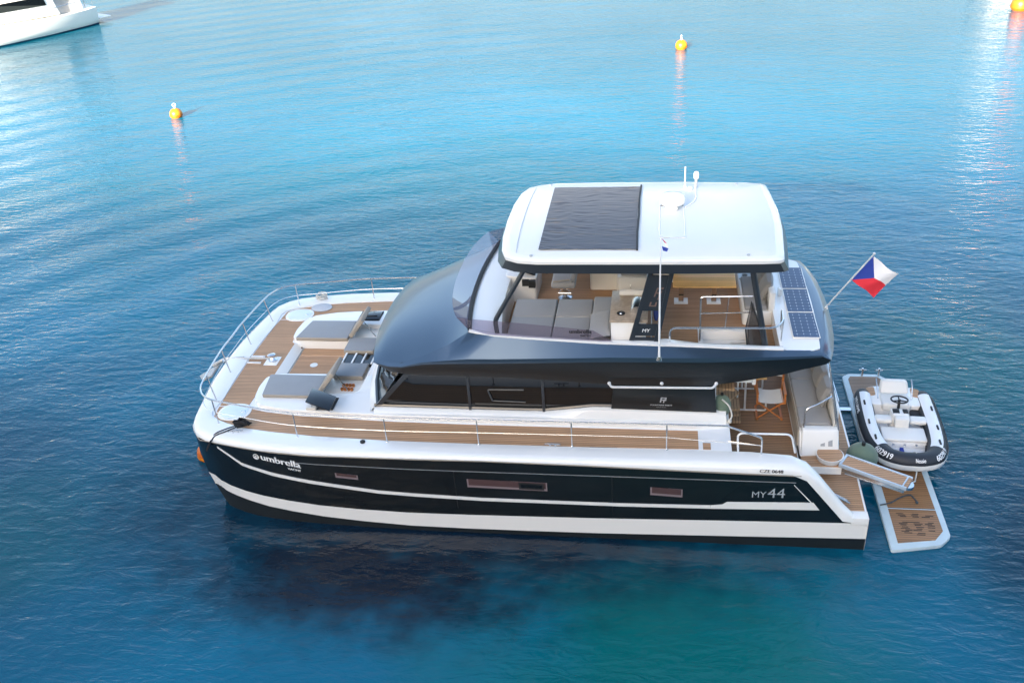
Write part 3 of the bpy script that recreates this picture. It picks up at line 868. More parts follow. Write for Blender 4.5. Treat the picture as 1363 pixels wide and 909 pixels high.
for s in (-1, 1):
    rb, rc, ru = [], [], []
    for x in SX:
        rb.append((x, s*YB(x), ZB(x)))
        rc.append((x, s*YC(x), ZC(x)))
        ru.append((x, s*(YS(x) if x < -.96 else YR(x)), ZS(x) if x < -.96 else ZR(x)))
    k = .12
    rc0 = [(lerp(c[0],b_[0],k), lerp(c[1],b_[1],k), lerp(c[2],b_[2],k)) for c, b_ in zip(rc, rb)]
    rc1 = [(lerp(c[0],b_[0],k*.8), lerp(c[1],b_[1],k*.8), lerp(c[2],b_[2],k*.8)) for c, b_ in zip(rc, ru)]
    sh.loft([rb, rc0], 1); sh.loft([rc0, rc1], 0); sh.loft([rc1, ru], 0)
# aft fascia, curved in plan
AF = [(5.42,-1.84),(5.50,-1.55),(5.58,-1.1),(5.63,-.5),(5.64,0),(5.63,.5),(5.58,1.1),(5.50,1.55),(5.42,1.84)]
r1 = [(x, y, 3.40) for x, y in AF]
r2 = [(x+.07, y*1.055, 3.37) for x, y in AF]
r3 = [(x+.17, y*1.07, 3.27) for x, y in AF]
r4 = [(x+.10, y*1.07, 3.19) for x, y in AF]
r0 = [(5.44-.10*(y/1.84)**2, y*.97, 3.395) for x, y in AF]
sh.loft([r0, r1], 0); sh.loft([r1, r2], 0); sh.loft([r2, r3], 0); sh.loft([r3, r4], 1)
for s in (-1, 1):
    e = 0 if s < 0 else -1
    sh.add([r1[e], r2[e], (5.42, s*YC(5.42), ZC(5.42)), (5.42, s*1.84, 3.40)], [(0,1,2,3)], 0)
    sh.add([r2[e], r3[e], (5.42, s*YC(5.42), ZC(5.42))], [(0,1,2)], 0)
    sh.add([r3[e], r4[e], (5.42, s*YB(5.42), ZB(5.42)), (5.42, s*YC(5.42), ZC(5.42))], [(0,1,2,3)], 1)
# bonnet
nT, nS = 14, 22
XN = lambda y: -3.15+.065*y*y
XB = lambda y: -1.14+.045*y*y
rows = []
for i in range(nT+1):
    t = i/nT; row = []
    for j in range(nS+1):
        q = -1+2*j/nS
        a = abs(q)
        xe = lerp(-2.95, -.95, t)
        ye = YS(xe)
        y = q*ye
        xc = lerp(-3.15, -1.14, t)
        x = lerp(xc, xe, a**2.2)
        ze = ZS(xe)
        zc = lerp(3.04, 3.76, t**.66)
        z = lerp(zc, ze, a**3.2)
        row.append((x, y, z))
    rows.append(row)
sh.loft(rows, 0)
lip = rows[0]
l2 = [(x+.015, y*1.0, z-.05) for x, y, z in lip]
l3 = [(x+.13, y*.985, 2.93 - 0*abs(y)) for x, y, z in lip]
l4 = [(x+.6, y*.95, 2.93) for x, y, z in lip]
sh.loft([lip, l2], 0); sh.loft([l2, l3], 2); sh.loft([l3, l4], 1)
for e, s in ((0,-1),(-1,1)):
    sh.add([lip[e], l2[e], l3[e], (-2.95, s*YB(-2.95), ZB(-2.95)), (-2.95, s*YC(-2.95), ZC(-2.95))], [(0,1,2,3,4)], 0)
# soffit over cockpit and saloon
sof = [(x, YB(x), ZB(x)) for x in SX]
sh.loft([[(x,-y,z) for x,y,z in sof], [(x,-y*.5,z-.02) for x,y,z in sof], [(x,-.0,z-.02) for x,y,z in sof]], 1)
sh.loft([[(x,y,z) for x,y,z in sof], [(x,y*.5,z-.02) for x,y,z in sof], [(x,0,z-.02) for x,y,z in sof]], 1) if False else None
FLY = sh.build("flybridge_shell", [SHELL, UNDER, SHELL], Y, angle=28)
# white coaming cap with inner wall
cp = MB()
CX = [-.95,-.58,-.2,.12,.8,1.5,2.1,2.66,3.2,3.79,4.3,4.75]
IW = lambda x: interp(x, [-.95,-.58,.12,1.5,2.3,2.7,3.1,4.3,4.75], [.10,.10,.09,.09,.16,.24,.14,.12,.12])
for s in (-1, 1):
    r = []
    for x in CX:
        y, z = YR(x), ZR(x)
        r.append([(x, s*(y+.012), z-.012), (x, s*(y+.008), z+.018), (x, s*(y-.04), z+.028), (x, s*(y-IW(x)), z+.012), (x, s*(y-IW(x)-.03), z-.02), (x, s*(y-IW(x)-.05), 3.08)])
    cp.loft(r)
# aft white deck carrying the solar panels
poly = [(4.72,-1.99),(5.1,-1.93),(5.30,-1.88)] + [(5.475-.07*(y/1.84)**2,y*.98) for x,y in AF] + [(5.30,1.88),(5.1,1.93),(4.72,1.99)]
cp.prism(fil2(poly, .04, 3), 3.2, 3.418)
cp.box(4.70,4.80,-1.9,1.9,3.06,3.44)
cp.build("flybridge_coaming", WHITE, Y, angle=40)
# floor with an open stairwell on the port side
b = MB()
b.box(-.95,3.32,-2.05,2.05,3.04,3.10); b.box(3.32,4.30,-.62,2.0,3.04,3.10); b.box(4.30,4.72,-1.98,1.98,3.04,3.10)
b.build("flybridge_floor", TEAKF, Y, smooth=False)
b = MB()
b.box(3.28,3.36,-1.95,-.60,2.70,3.125); b.box(4.24,4.31,-1.95,-.60,2.70,3.125); b.box(3.36,4.24,-.70,-.60,2.70,3.125); b.box(3.36,4.24,-1.96,-1.90,2.75,3.4)
b.prism([(3.36,-.70),(4.24,-.70),(4.24,-.80),(3.92,-.80),(3.84,-.98),(3.36,-.98)], 2.86, 2.94)
b.build("stairwell_frame", WHITE, Y, bevel=.012)
# dashboard moulding inside the windscreen
b = MB()
rows = []
for j in range(15):
    y = -1.93+3.86*j/14
    xb = XB(y)+.02
    rows.append([(xb-.03,y,3.74+.02*abs(y)), (xb+.10,y,3.76), (xb+.42,y,3.73), (xb+.60,y,3.66), (xb+.64,y,3.10)])
b.loft(rows)
b.build("dashboard", WHITE, Y, angle=40)
b = MB(); b.tube([(XB(y)+.02, y, 3.79+.012*abs(y)) for y in [-1.98+3.96*k/20 for k in range(21)]], .042, 8)
b.build("windscreen_base", RUBBER, Y)
# smoked wind deflector, leaning forward
gl = MB()
ybs = [-1.97+3.94*k/20 for k in range(21)]
base = [(1.72,-2.09,3.655),(1.36,-2.10,3.665),(.13,-2.11,3.74),(-.58,-2.08,3.77)] + [(XB(y)+.0, y, 3.80) for y in ybs] + [(-.58,2.08,3.77),(.13,2.11,3.74),(1.36,2.10,3.665),(1.72,2.09,3.655)]
topg = [(1.70,-2.09,3.67),(1.36,-2.11,3.90),(.13,-2.12,4.03),(-.80,-2.11,4.10)] + [(XB(y)-.34*(1-.35*(abs(y)/1.97)**4), y*.99, 4.06) for y in ybs] + [(-.80,2.11,4.10),(.13,2.12,4.03),(1.36,2.11,3.90),(1.70,2.09,3.67)]
gl.loft([base, topg])
gl.build("wind_deflector", SMOKE, Y, angle=25)
lt = MB()
def onglass(x0, z0, o_=.008):
    return lambda u, v, o=0: (x0+u, -2.125, z0+v)
add_text(lt, "umbrella", onglass(.93, 3.84), .40, .085, 0, bold=.004); add_text(lt, "YACHT", onglass(1.12, 3.775), .2, .04, 0, bold=.003)
lt.build("deflector_lettering", LETD, Y)

# hardtop
HT = [(-.42,0),(-.40,-.8),(-.33,-1.4),(-.22,-1.68),(0.02,-1.83),(.35,-1.89),(1.2,-1.90),(3.0,-1.89),(4.3,-1.84),(4.58,-1.80),(4.66,-1.72),(4.70,-1.2),(4.75,-.5),(4.76,0)]
HT = HT + [(x,-y) for x,y in HT[-2:0:-1]]
cen = (2.15, 0)
def scl(P, kx, ky): return [(cen[0]+(x-cen[0])*kx, cen[1]+(y-cen[1])*ky) for x, y in P]
b = MB()
top = lambda x, y: 5.235-.025*(y/1.9)**2-.03*((x-2.2)/2.6)**4
def ring3(k, zoff, kx=None):
    return [(x, y, top(x,y)+zoff) for x, y in scl(HT, kx or k, k)]
rings = [ring3(1.0,-.10), ring3(1.0,-.045), ring3(.985,-.012), ring3(.955,-.012), ring3(.945,.0), ring3(.6,.0), ring3(.2,.0)]
rr = [r+[r[0]] for r in rings]
b.loft(rr[:4]); b.loft(rr[3:5], 0); b.loft(rr[4:], 1); b.add(rings[-1], [tuple(range(len(HT)))], 1)
HTO = b.build("hardtop", [WHITE, ROOFW], Y, angle=40)
b = MB()
lo = [(x, y, 4.945) for x, y in scl(HT, 1.035, 1.012)]
lo2 = [(x, y, 4.915) for x, y in scl(HT, 1.0, .97)]
up = [(x, y, z-.001) for x, y, z in ring3(1.002, -.095)]
b.loft([r+[r[0]] for r in (up, lo, lo2)]); b.add(lo2, [tuple(range(len(HT)))])
b.build("hardtop_fascia", FASC, Y, angle=30)
# front panel joint, panel frame and small fittings
b = MB()
b.tube([(-.02+.05*math.cos(y*1.0)-.12*(1-(y/1.7)**2), y, top(0,y)+.004) for y in [-1.6+3.2*k/16 for k in range(17)]], .007, 5)
b.build("panel_joint", PANELW, Y)
for x, y in ((.25,-1.74),(4.05,-1.70),(.25,1.74),(4.05,1.7)):
    b = MB(); b.lathe([(.03,0),(.03,.02),(0,.025)], (x,y,5.20), 10); b.build("roof_stud", GALV, Y)
b = MB()
fr_ = [(2.52,-1.02),(2.98,-1.02),(2.98,.5),(2.52,.5)]
b.tube([(x,y,5.236) for x,y in fr_], .012, 6, closed=True)
b.build("roof_panel_frame", WHITE, Y)
# gathered fabric sunshade
b = MB(); rows = []
nx, ny = 46, 150
for i in range(nx+1):
    u = i/nx; row = []
    for j in range(ny+1):
        v = j/ny
        x = lerp(.36, 2.12+.02*math.sin(v*9), u); y = lerp(-1.53, 1.53, v)
        seam = min(abs(u-.27), abs(u-.56))
        k_ = 0 if u < .27 else (9 if u < .56 else 21)
        n1 = noise.noise(Vector((u*2.4+k_, v*34+2.4*noise.noise(Vector((u*3,v*3,k_))), k_)))+.7*noise.noise(Vector((u*6+5, v*90, k_)))
        z = top(x,y)+.016+.016*(.35+1.5*abs(noise.noise(Vector((u*4+k_, v*5, 11)))))*n1*min(1, seam*9+.25)*min(1, (1-u)*12+.2) + .004
        row.append((x, y+.012*noise.noise(Vector((u*4, v*10, 7))), z))
    rows.append(row)
b.loft(rows); b.build("sunshade", SHADE, Y, angle=80)
for u_ in (.27,.56):
    b = MB(); xs_ = lerp(.36,2.12,u_)
    b.tube([(xs_, y, top(xs_,y)+.018) for y in [-1.53+3.06*k/14 for k in range(15)]], .004, 5); b.build("sunshade_seam", SHADE, Y)
b = MB(); b.tube([(2.13,-1.56,5.24),(2.12,-.8,5.262),(2.13,0,5.262),(2.12,.8,5.262),(2.14,1.60,5.24)], .018, 6)
b.build("sunshade_bar", RUBBER, Y)
# radar dome, lights, aerials
b = MB(); b.box(2.62,2.86,.22,.50,5.235,5.31); b.build("radar_bracket", WHITE, Y, bevel=.02)
b = MB(); b.lathe([(.17,0),(.235,.02),(.25,.07),(.245,.13),(.21,.175),(.10,.20),(0,.203)], (2.76,.42,5.31), 28)
b.build("radar_dome", WHITE, Y, angle=60)
b = MB(); b.tube([(3.02,1.5,5.21),(3.02,1.5,5.66)], .014, 8); b.lathe([(.03,0),(.03,.05),(.014,.07)], (3.02,1.5,5.21), 10); b.build("aerial", WHITE, Y)
b = MB(); b.tube([(3.23,1.45,5.2),(3.24,1.47,5.42)], .03, 8); b.build("navigation_light_post", GALV, Y)
b = MB(); b.lathe([(.05,0),(.055,.03),(.055,.11),(.04,.14),(0,.145)], (3.24,1.47,5.42), 14); b.build("navigation_light", WHITE, Y)
b = MB(); b.lathe([(.045,0),(.05,.03),(.045,.06),(0,.075)], (3.12,1.35,5.22), 14); b.build("gps_antenna", WHITE, Y)
b = MB(); b.tube(fillet([(3.24,1.40,5.235),(3.22,.75,5.245),(3.02,.40,5.25)], .15, 4), .012, 6); b.build("antenna_cable", WHITE, Y)
b = MB(); b.tube([(2.545,-2.33,3.50),(2.54,-2.3,4.6),(2.54,-2.30,5.85)], [.019,.017,.008], 8); VA = b.build("whip_aerial", LETW, Y)
b = MB(); b.lathe([(.06,0),(.05,.05),(.03,.09),(.028,.2)], (2.545,-2.30,3.42), 12); b.build("aerial_mount", STEEL, VA)

# hardtop supports
for s in (-1, 1):
    b = MB()
    b.tube(fillet([(-.43,s*1.97,3.70),(-.46,s*1.93,3.98),(.14,s*1.72,4.98)], .08, 4), .045, 8)
    b.build("front_post", FASC, Y)
    b = MB(); b.tube([(4.46,s*1.80,3.36),(4.13,s*1.66,4.98)], .055, 10); b.build("aft_post", FASC, Y)
    # louvred arch panel
    b = MB()
    def A(u, v, d):
        x0, x1 = lerp(1.99, 2.36, v), lerp(2.53, 2.80, v)
        return (lerp(x0, x1, u), s*(lerp(1.98, 1.74, v)+d), lerp(3.60, 4.98, v))
    def panel(u0,u1,v0,v1,d0,d1,m=0):
        b.hexa([A(u0,v0,d0),A(u1,v0,d0),A(u1,v0,d1),A(u0,v0,d1)], [A(u0,v1,d0),A(u1,v1,d0),A(u1,v1,d1),A(u0,v1,d1)], m)
    panel(0,.17,0,1,-.03,.03); panel(.83,1,0,1,-.03,.03)
    panel(.17,.83,.43,.90,-.012,.012); panel(.17,.83,.0,.06,-.012,.012); panel(.17,.83,.09,.245,-.012,.012)
    ao = b.build("arch_panel", FASC, Y)
    if s < 0:
        lt = MB()
        add_text(lt, "MY", lambda u, v, o=0: A(.36+u, .14+v, .016), .26, .045)
        lt.build("arch_lettering", LETW, ao)
        lt = MB()
        for q in ([(.44,.62),(.50,.62),(.55,.74),(.49,.74)], [(.52,.72),(.74,.72),(.75,.745),(.53,.745)], [(.50,.66),(.66,.66),(.67,.68),(.51,.68)], [(.60,.58),(.66,.58),(.71,.70),(.65,.70)],
                  [(.36,.50),(.42,.50),(.43,.55),(.37,.55)], [(.36,.49),(.62,.49),(.62,.505),(.36,.505)], [(.56,.50),(.62,.50),(.63,.55),(.57,.55)]):
            lt.add([A(u, v, .016) for u, v in q], [(0,1,2,3)])
        lt.build("arch_emblem", EMBL, ao)

# helm: console, seat, wheel
b = MB()
b.prism(fil2([(-.62,.45),(.0,.55),(.02,1.45),(-.62,1.5)], .08, 3), 3.1, lambda x, y: 3.72 if x < -.25 else 3.62)
hc = b.build("helm_console", WHITE, Y, bevel=.03, bseg=3)
b = MB(); b.hexa([(-.30,.62,3.73),(-.02,.62,3.63),(-.02,1.30,3.63),(-.30,1.30,3.73)], [(-.32,.62,3.86),(-.16,.62,3.80),(-.16,1.30,3.80),(-.32,1.30,3.86)])
b.build("instrument_pod", RUBBER, hc, bevel=.02)
b = MB(); b.box(-.15,-.01,.44,.54,3.45,3.60); b.box(-.28,-.14,.42,.47,3.50,3.64); b.build("switch_panel", RUBBER, hc)
b = MB()
ctr = Vector((.10,.95,3.72)); ax = Vector((.8,0,.6))
v1 = Vector((0,1,0)); v2 = ax.cross(v1)
b.tube([ctr+(v1*math.cos(a)+v2*math.sin(a))*.19 for a in [2*math.pi*k/24 for k in range(24)]], .016, 8, closed=True)
for k in range(3):
    a = 2*math.pi*k/3+.5; b.tube([ctr, ctr+(v1*math.cos(a)+v2*math.sin(a))*.19], .012, 6)
b.tube([ctr, ctr-ax*.14], .025, 8)
b.build("steering_wheel", RUBBER, hc)
b = MB(); b.lathe([(.16,0),(.14,.02),(.045,.04),(.045,.40)], (.58,.72,3.10), 16); b.tube([(.45,.55,3.28),(.72,.55,3.28)], .015, 6); b.tube([(.45,.55,3.28),(.5,.70,3.28)], .012, 6); b.tube([(.72,.55,3.28),(.64,.70,3.28)], .012, 6)
hs = b.build("helm_seat", STEEL, Y)
b = MB(); b.box(.33,.83,.34,1.12,3.48,3.62); b.build("seat", FAB, hs, bevel=.045, bseg=3)
b = MB(); b.hexa([(.70,.34,3.62),(.82,.34,3.62),(.82,1.12,3.62),(.70,1.12,3.62)], [(.82,.38,4.02),(.92,.38,4.02),(.92,1.08,4.02),(.82,1.08,4.02)])
b.build("backrest", FAB, hs, bevel=.04, bseg=3)
b = MB(); rows = [[(lerp(.36,.78,u), lerp(.95,1.16,v)+.03*math.sin(u*5), 3.632+.012*math.sin(u*9+v*4)-(.12*(v-.8)*5 if v > .8 else 0)) for u in [k/10 for k in range(11)]] for v in [k/8 for k in range(9)]]
b.loft(rows)
tag(b.build("beach_towel", mat("blue_white_towel", (.22,.42,.62), .95, var=.6, vscale=9), None, origin=(.57,1.05,3.62)), "crumpled blue and white towel draped on the helm seat", "towel")
b = MB(); b.tube([(.38,1.14,3.66),(.72,1.14,3.70)], .022, 8); b.tube([(.38,.32,3.66),(.72,.32,3.70)], .022, 8); b.build("armrest", FABE, hs)
# starboard galley unit beside the helm
b = MB()
b.prism(fil2([(1.08,1.05),(1.66,1.05),(1.68,.80),(2.30,.80),(2.30,1.98),(1.08,1.98)], .06, 3), 3.1, 3.52)
su = b.build("side_locker", CREAM, Y, bevel=.015)
b = MB(); b.box(1.12,1.72,1.0,1.22,3.522,3.55); b.build("cup_tray", HL, su, bevel=.005)
b = MB()
for x in (1.24,1.60): b.lathe([(.05,0),(.05,.012),(.035,.012),(.03,-.005),(0,-.005)], (x,1.11,3.552), 16)
b.build("cup_holder", PLGREY, su)
b = MB(); b.box(1.74,2.28,.86,1.9,3.522,3.58); b.build("locker_cushion", FAB, su, bevel=.03)
b = MB(); b.tube(smooth_path([(1.95,.79,3.38),(1.94,.76,3.32),(1.96,.77,3.28)], 4), .006, 5); b.build("locker_latch", STEEL, su)
# bar unit with worktop, sink and griddle
b = MB()
b.box(1.66,2.30,-1.84,-.70,3.10,3.93)
bu = b.build("bar_unit", WHITE, Y, bevel=.03, bseg=3)
b = MB(); b.box(1.64,2.33,-1.87,-.67,3.93,3.975); b.build("worktop", STONE, bu, bevel=.008)
b = MB()
prof = [(.0,-.24),(.13,-.24),(.13,.24),(0,.24)]
b.lathe([(1e-6,-.17),(.135,-.17),(.14,-.15),(.14,.15),(.135,.17),(1e-6,.17)], (2.13,-1.43,3.985), 24, axis='x') if False else None
b.lathe([(1e-6,-.20),(.13,-.20),(.135,-.18),(.135,.18),(.13,.20),(1e-6,.20)], (2.14,-1.38,3.985), 24, axis='y')
b.build("barbecue_lid", STEEL, bu, angle=30)
b = MB(); b.tube(fillet([(2.25,-1.52,4.05),(2.30,-1.52,4.10),(2.30,-1.24,4.10),(2.25,-1.24,4.05)], .03, 3), .012, 6); b.build("barbecue_handle", STEEL, bu)
b = MB(); b.lathe([(.075,0),(.08,.01),(.06,.012),(.05,-.01),(0,-.012)], (1.84,-1.60,3.978), 24); b.build("hob", RUBBER, bu)
b = MB(); b.lathe([(.03,0),(.022,.012),(0,.014)], (1.84,-1.60,3.98), 14); b.build("hob_centre", STEEL, bu)
b = MB(); b.lathe([(1e-6,-.24),(.05,-.235),(.062,-.2),(.062,.2),(.05,.235),(1e-6,.24)], (2.02,-.86,4.03), 18, axis='x')
paper = b.build("paper_roll", FABW, None, origin=(2.02,-.86,3.975)); tag(paper, "white paper towel roll lying on the speckled bar worktop", "paper roll")
b = MB(); b.box(2.46,2.50,-1.36,-1.32,3.10,3.95); b.box(2.44,2.56,-1.42,-1.34,3.60,3.93)
tw = MB(); tw.lathe([(.03,-.16),(.05,-.05),(.06,.08),(.02,.16)], (2.48,-1.25,3.82), 10)
two = tw.build("folded_parasol", mat("navy_cloth", (.03,.05,.20), .9), None, origin=(2.48,-1.25,3.66)); tag(two, "small furled navy blue cloth hanging beside the bar", "cloth")
b = MB(); b.tube([(2.40,-1.30,3.10),(2.40,-1.30,3.95)], .014, 8); b.tube([(2.40,-1.30,3.93),(2.50,-1.25,3.97)], .01, 6); b.build("bar_post", STEEL, Y)

# dining table and aft seats
b = MB()
b.box(2.80,4.02,-.14,1.35,3.765,3.805)
tb = b.build("fly_table", WOOD, Y, bevel=.012)
for x in (2.98,3.64):
    b = MB(); b.box(x-.05,x+.05,.05,.62,3.68,3.765); b.hexa([(x-.05,.52,3.12),(x+.05,.52,3.12),(x+.05,.62,3.12),(x-.05,.62,3.12)],[(x-.05,.40,3.70),(x+.05,.40,3.70),(x+.05,.5,3.70),(x-.05,.5,3.70)])
    b.build("leg", TEAKPD, tb)
    b = MB(); b.box(x-.14,x+.14,.44,.70,3.10,3.118); b.build("leg_base", WHITE, tb, bevel=.004)
    b = MB(); b.box(x-.05,x+.05,.50,.64,3.118,3.15); b.build("leg_clamp", STEEL, tb, bevel=.006)
b = MB()
b.prism(fil2([(4.14,-.42),(4.72,-.42),(4.72,1.98),(2.4,1.98),(2.4,1.42),(4.14,1.42)], .08, 3), 3.1, 3.40)
b.box(4.62,4.74,-.40,1.95,3.40,3.80)
se = b.build("fly_bench", WHITE, Y, bevel=.03)
b = MB(); b.box(4.18,4.60,-.38,.95,3.40,3.50)
c1 = b.build("bench_cushion", FAB, None, bevel=.035, bseg=3, origin=(4.39,.28,3.40)); tag(c1, "grey seat cushion on the white bench beside the fly table", "cushion")
b = MB(); b.box(2.45,4.15,1.48,1.95,3.40,3.50)
c1 = b.build("bench_cushion", FAB, None, bevel=.035, bseg=3, origin=(3.3,1.7,3.40)); tag(c1, "long grey seat cushion behind the wooden fly table, under the hardtop", "cushion")
b = MB(); b.box(4.16,4.60,.99,1.40,3.40,3.43); b.build("bench_tray", HL, se)
b = MB(); b.lathe([(.06,0),(.06,.012),(.04,.012),(.035,0),(0,0)], (4.28,1.12,3.43), 16); b.build("cup_holder", PLGREY, se)
RX = Matrix.Rotation(R(-68), 3, 'Y')
PG = "scatter cushions along the fly bench back"
for k, (y, lab) in enumerate(((.10, "plump grey scatter cushion at the port end of the fly bench, by the post"), (.62, "plump grey scatter cushion in the middle of the fly bench back"), (1.14, "plump grey scatter cushion at the hardtop end of the fly bench back"))):
    b = MB(); b.pillow((4.60,y,3.72), .46, .52, .20, RX @ Matrix.Rotation(R(8*(k-1)),3,'Z'))
    tag(b.build("scatter_cushion", FAB, None, origin=(4.60,y,3.50)), lab, "cushion", PG)

# fly sunpad
SP = "sunpad mattresses on the flybridge"
def pad(x0,x1,y0,y1,z0,z1,lab,m=FAB):
    b = MB(); b.box(x0,x1,y0,y1,z0,z1)
    tag(b.build("sunpad_mattress", m, None, bevel=.035, bseg=3, origin=((x0+x1)/2,(y0+y1)/2,z0)), lab, "cushion", SP)
b = MB(); b.prism(fil2([(-.34,-1.93),(1.66,-1.93),(1.66,-.10),(-.25,-.10),(-.36,-.3)], .08, 3), 3.1, 3.37); b.build("sunpad_base", WHITE, Y, bevel=.02)
pad(-.32,.52,-.86,-.12,3.37,3.5,"grey sunpad mattress at the inner forward corner, beside the helm seat")
pad(-.32,.52,-1.92,-.875,3.37,3.5,"grey sunpad mattress at the forward end, behind the smoked wind deflector")
pad(.54,1.24,-.86,-.12,3.37,3.5,"grey sunpad mattress in front of the upper headrest cushion")
pad(.54,1.24,-1.92,-.875,3.37,3.5,"grey sunpad mattress behind the dark deflector lettering")
pad(1.255,1.65,-.84,-.12,3.40,3.56,"raised grey headrest cushion by the bar, farther from the deflector")
b = MB(); b.pillow((1.44,-1.36,3.60), .44, .98, .24, Matrix.Rotation(R(-12),3,'Y')); tag(b.build("headrest_cushion", FAB, None, origin=(1.44,-1.36,3.5)), "soft grey headrest pillow leaning on the bar side near the deflector", "cushion")
b = MB(); b.box(1.255,1.65,-1.92,-.86,3.37,3.47); tag(b.build("sunpad_mattress", FAB, None, bevel=.03, bseg=3, origin=(1.45,-1.4,3.37)), "grey sunpad mattress under the soft headrest pillow", "cushion", SP)

# flybridge rails and the folded net gate
b = MB()
b.tube(fillet([(3.31,-1.10,3.10),(3.30,-1.0,4.02),(4.25,-.96,4.02)], .06, 4), .02, 8)
b.tube([(3.305,-1.06,3.70),(4.22,-1.0,3.70)], .014, 8)
b.tube([(3.80,-.62,3.10),(3.82,-.96,4.0)], .013, 8)
b.build("stair_rail", STEEL, Y)
b = MB()
b.tube(fillet([(2.73,-1.98,3.60),(2.73,-2.02,3.92),(4.55,-1.95,3.90),(4.72,-1.75,3.90),(4.76,-1.2,3.90),(4.78,-1.2,3.45)], .12, 5), .018, 8)
b.tube([(4.74,-1.6,3.44),(4.75,-1.62,3.90)], .013, 8)
b.build("fly_guard_rail", STEEL, Y)
b = MB()
b.add([(4.22,-1.05,3.95),(4.12,-1.38,3.55),(4.16,-1.62,3.20),(4.36,-1.70,3.12),(4.42,-1.45,3.45)], [(0,1,2,3,4)])
b.add([(4.25,-1.05,3.95),(4.15,-1.38,3.55),(4.19,-1.62,3.20),(4.39,-1.70,3.12),(4.45,-1.45,3.45)], [(4,3,2,1,0)])
ng = b.build("net_gate", NET, Y, smooth=False)
b = MB(); b.tube([(4.22,-1.05,3.96),(4.12,-1.38,3.55),(4.16,-1.62,3.20),(4.37,-1.71,3.12),(4.43,-1.45,3.45)], .016, 6, closed=True); b.build("gate_frame", RUBBER, ng)
b = MB(); b.tube(smooth_path([(4.38,-1.45,3.55),(4.44,-1.55,3.40),(4.42,-1.66,3.30),(4.50,-1.70,3.28)], 4), .008, 5); b.build("gate_line", YELLOW, ng)

# solar panels on the aft deck
for y0 in (-1.47,-.485,.50):
    b = MB(); b.box(4.965,5.455,y0,y0+.965,3.425,3.445)
    p = b.build("solar_panel", WHITE, Y, bevel=.003)
    b = MB(); b.box(4.98,5.44,y0+.015,y0+.95,3.445,3.449); b.build("solar_cells", SOLAR, p, smooth=False)
b = MB(); b.box(4.86,4.93,.18,.33,3.43,3.58); b.build("searchlight", WHITE, Y, bevel=.02)

# ensign staff
b = MB(); b.lathe([(.03,-.02),(.03,.03)], (5.72,-.27,3.42), 10); b.tube([(5.70,-.27,3.42),(6.07,-.33,4.02),(6.43,-.40,4.61)], .015, 8)
b.ball((6.44,-.40,4.63), .025, 10)
b.build("ensign_staff", STEELW, Y)

# ------------------------------------------------------------------ cockpit and stern
b = MB()
b.box(3.58,5.25,-2.95,2.95,.95,1.10)
b.prism([(5.2,-2.98),(5.25,-2.98),(5.3,-2.26),(5.95,-2.26),(5.95,2.26),(5.3,2.26),(5.25,2.98),(5.2,2.98)], .95, 1.10)
b.build("cockpit_base", WHITE, Y, smooth=False)
b = MB()
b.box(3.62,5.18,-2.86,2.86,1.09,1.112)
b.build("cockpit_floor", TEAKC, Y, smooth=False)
for y in (-2.24, 1.80):
    b = MB(); b.box(5.24,5.94,y,y+.44,1.09,1.112); b.build("side_step", TEAK, Y, smooth=False)
b = MB()
b.prism([(5.2,-3.14),(6.3,-3.28),(6.32,-2.2),(6.33,0),(6.32,2.2),(6.3,3.28),(5.2,3.14)], .60, .755)
b.box(6.0,6.305,-3.29,-3.08,.60,.775); b.box(6.0,6.305,3.08,3.29,.60,.775)
b.build("swim_platform", WHITE, Y, bevel=.012)
b = MB()
b.prism([(5.3,-3.04),(6.02,-3.10),(6.02,-3.20),(6.26,-3.20),(6.28,-2.2),(6.29,0),(6.28,2.2),(6.26,3.20),(6.02,3.20),(6.02,3.10),(5.3,3.04)], .75, .762)
b.build("teak_platform", TEAK, Y, smooth=False)
# boarding ladder clips at the bulwark
b = MB()
b.tube([(5.72,-2.98,1.02),(6.0,-2.98,.86)], .016, 8); b.tube([(5.70,-2.88,1.0),(5.98,-2.88,.84)], .016, 8)
for k in (.15,.5,.85): b.tube([(lerp(5.72,6.0,k),-2.98,lerp(1.02,.86,k)),(lerp(5.70,5.98,k),-2.88,lerp(1.0,.84,k))], .013, 8)
b.build("boarding_ladder", STEEL, Y)
# cockpit sofa
b = MB()
b.hexa([(5.22,-1.95,1.10),(5.97,-1.90,1.10),(5.97,1.9,1.10),(5.22,1.95,1.10)], [(5.22,-1.66,1.50),(5.92,-1.60,1.50),(5.92,1.6,1.50),(5.22,1.66,1.50)])
b.hexa([(5.24,-1.95,1.12),(5.95,-1.92,1.12),(5.95,-1.6,1.12),(5.24,-1.6,1.12)], [(5.26,-1.76,1.585),(5.93,-1.72,1.585),(5.93,-1.56,1.585),(5.26,-1.58,1.585)])
cs = b.build("cockpit_sofa", WHITE, Y, bevel=.03, bseg=3)
b = MB(); b.box(5.195,5.225,-1.62,1.62,1.12,1.50); b.build("sofa_front", FABE, cs)
b = MB(); b.box(5.84,5.93,-1.56,1.56,1.5,1.92); b.build("sofa_back", CREAM, cs, bevel=.03)
b = MB()
for x, w_ in ((5.40,.11),(5.60,.08),(5.74,.08)):
    b.hexa([(x,-1.862,1.30),(x+w_,-1.862,1.30),(x+w_,-1.83,1.30),(x,-1.83,1.30)], [(x,-1.795,1.42),(x+w_,-1.795,1.42),(x+w_,-1.77,1.42),(x,-1.77,1.42)])
b.build("power_socket", PLGREY, cs)
CG = "seat cushions on the cockpit sofa"
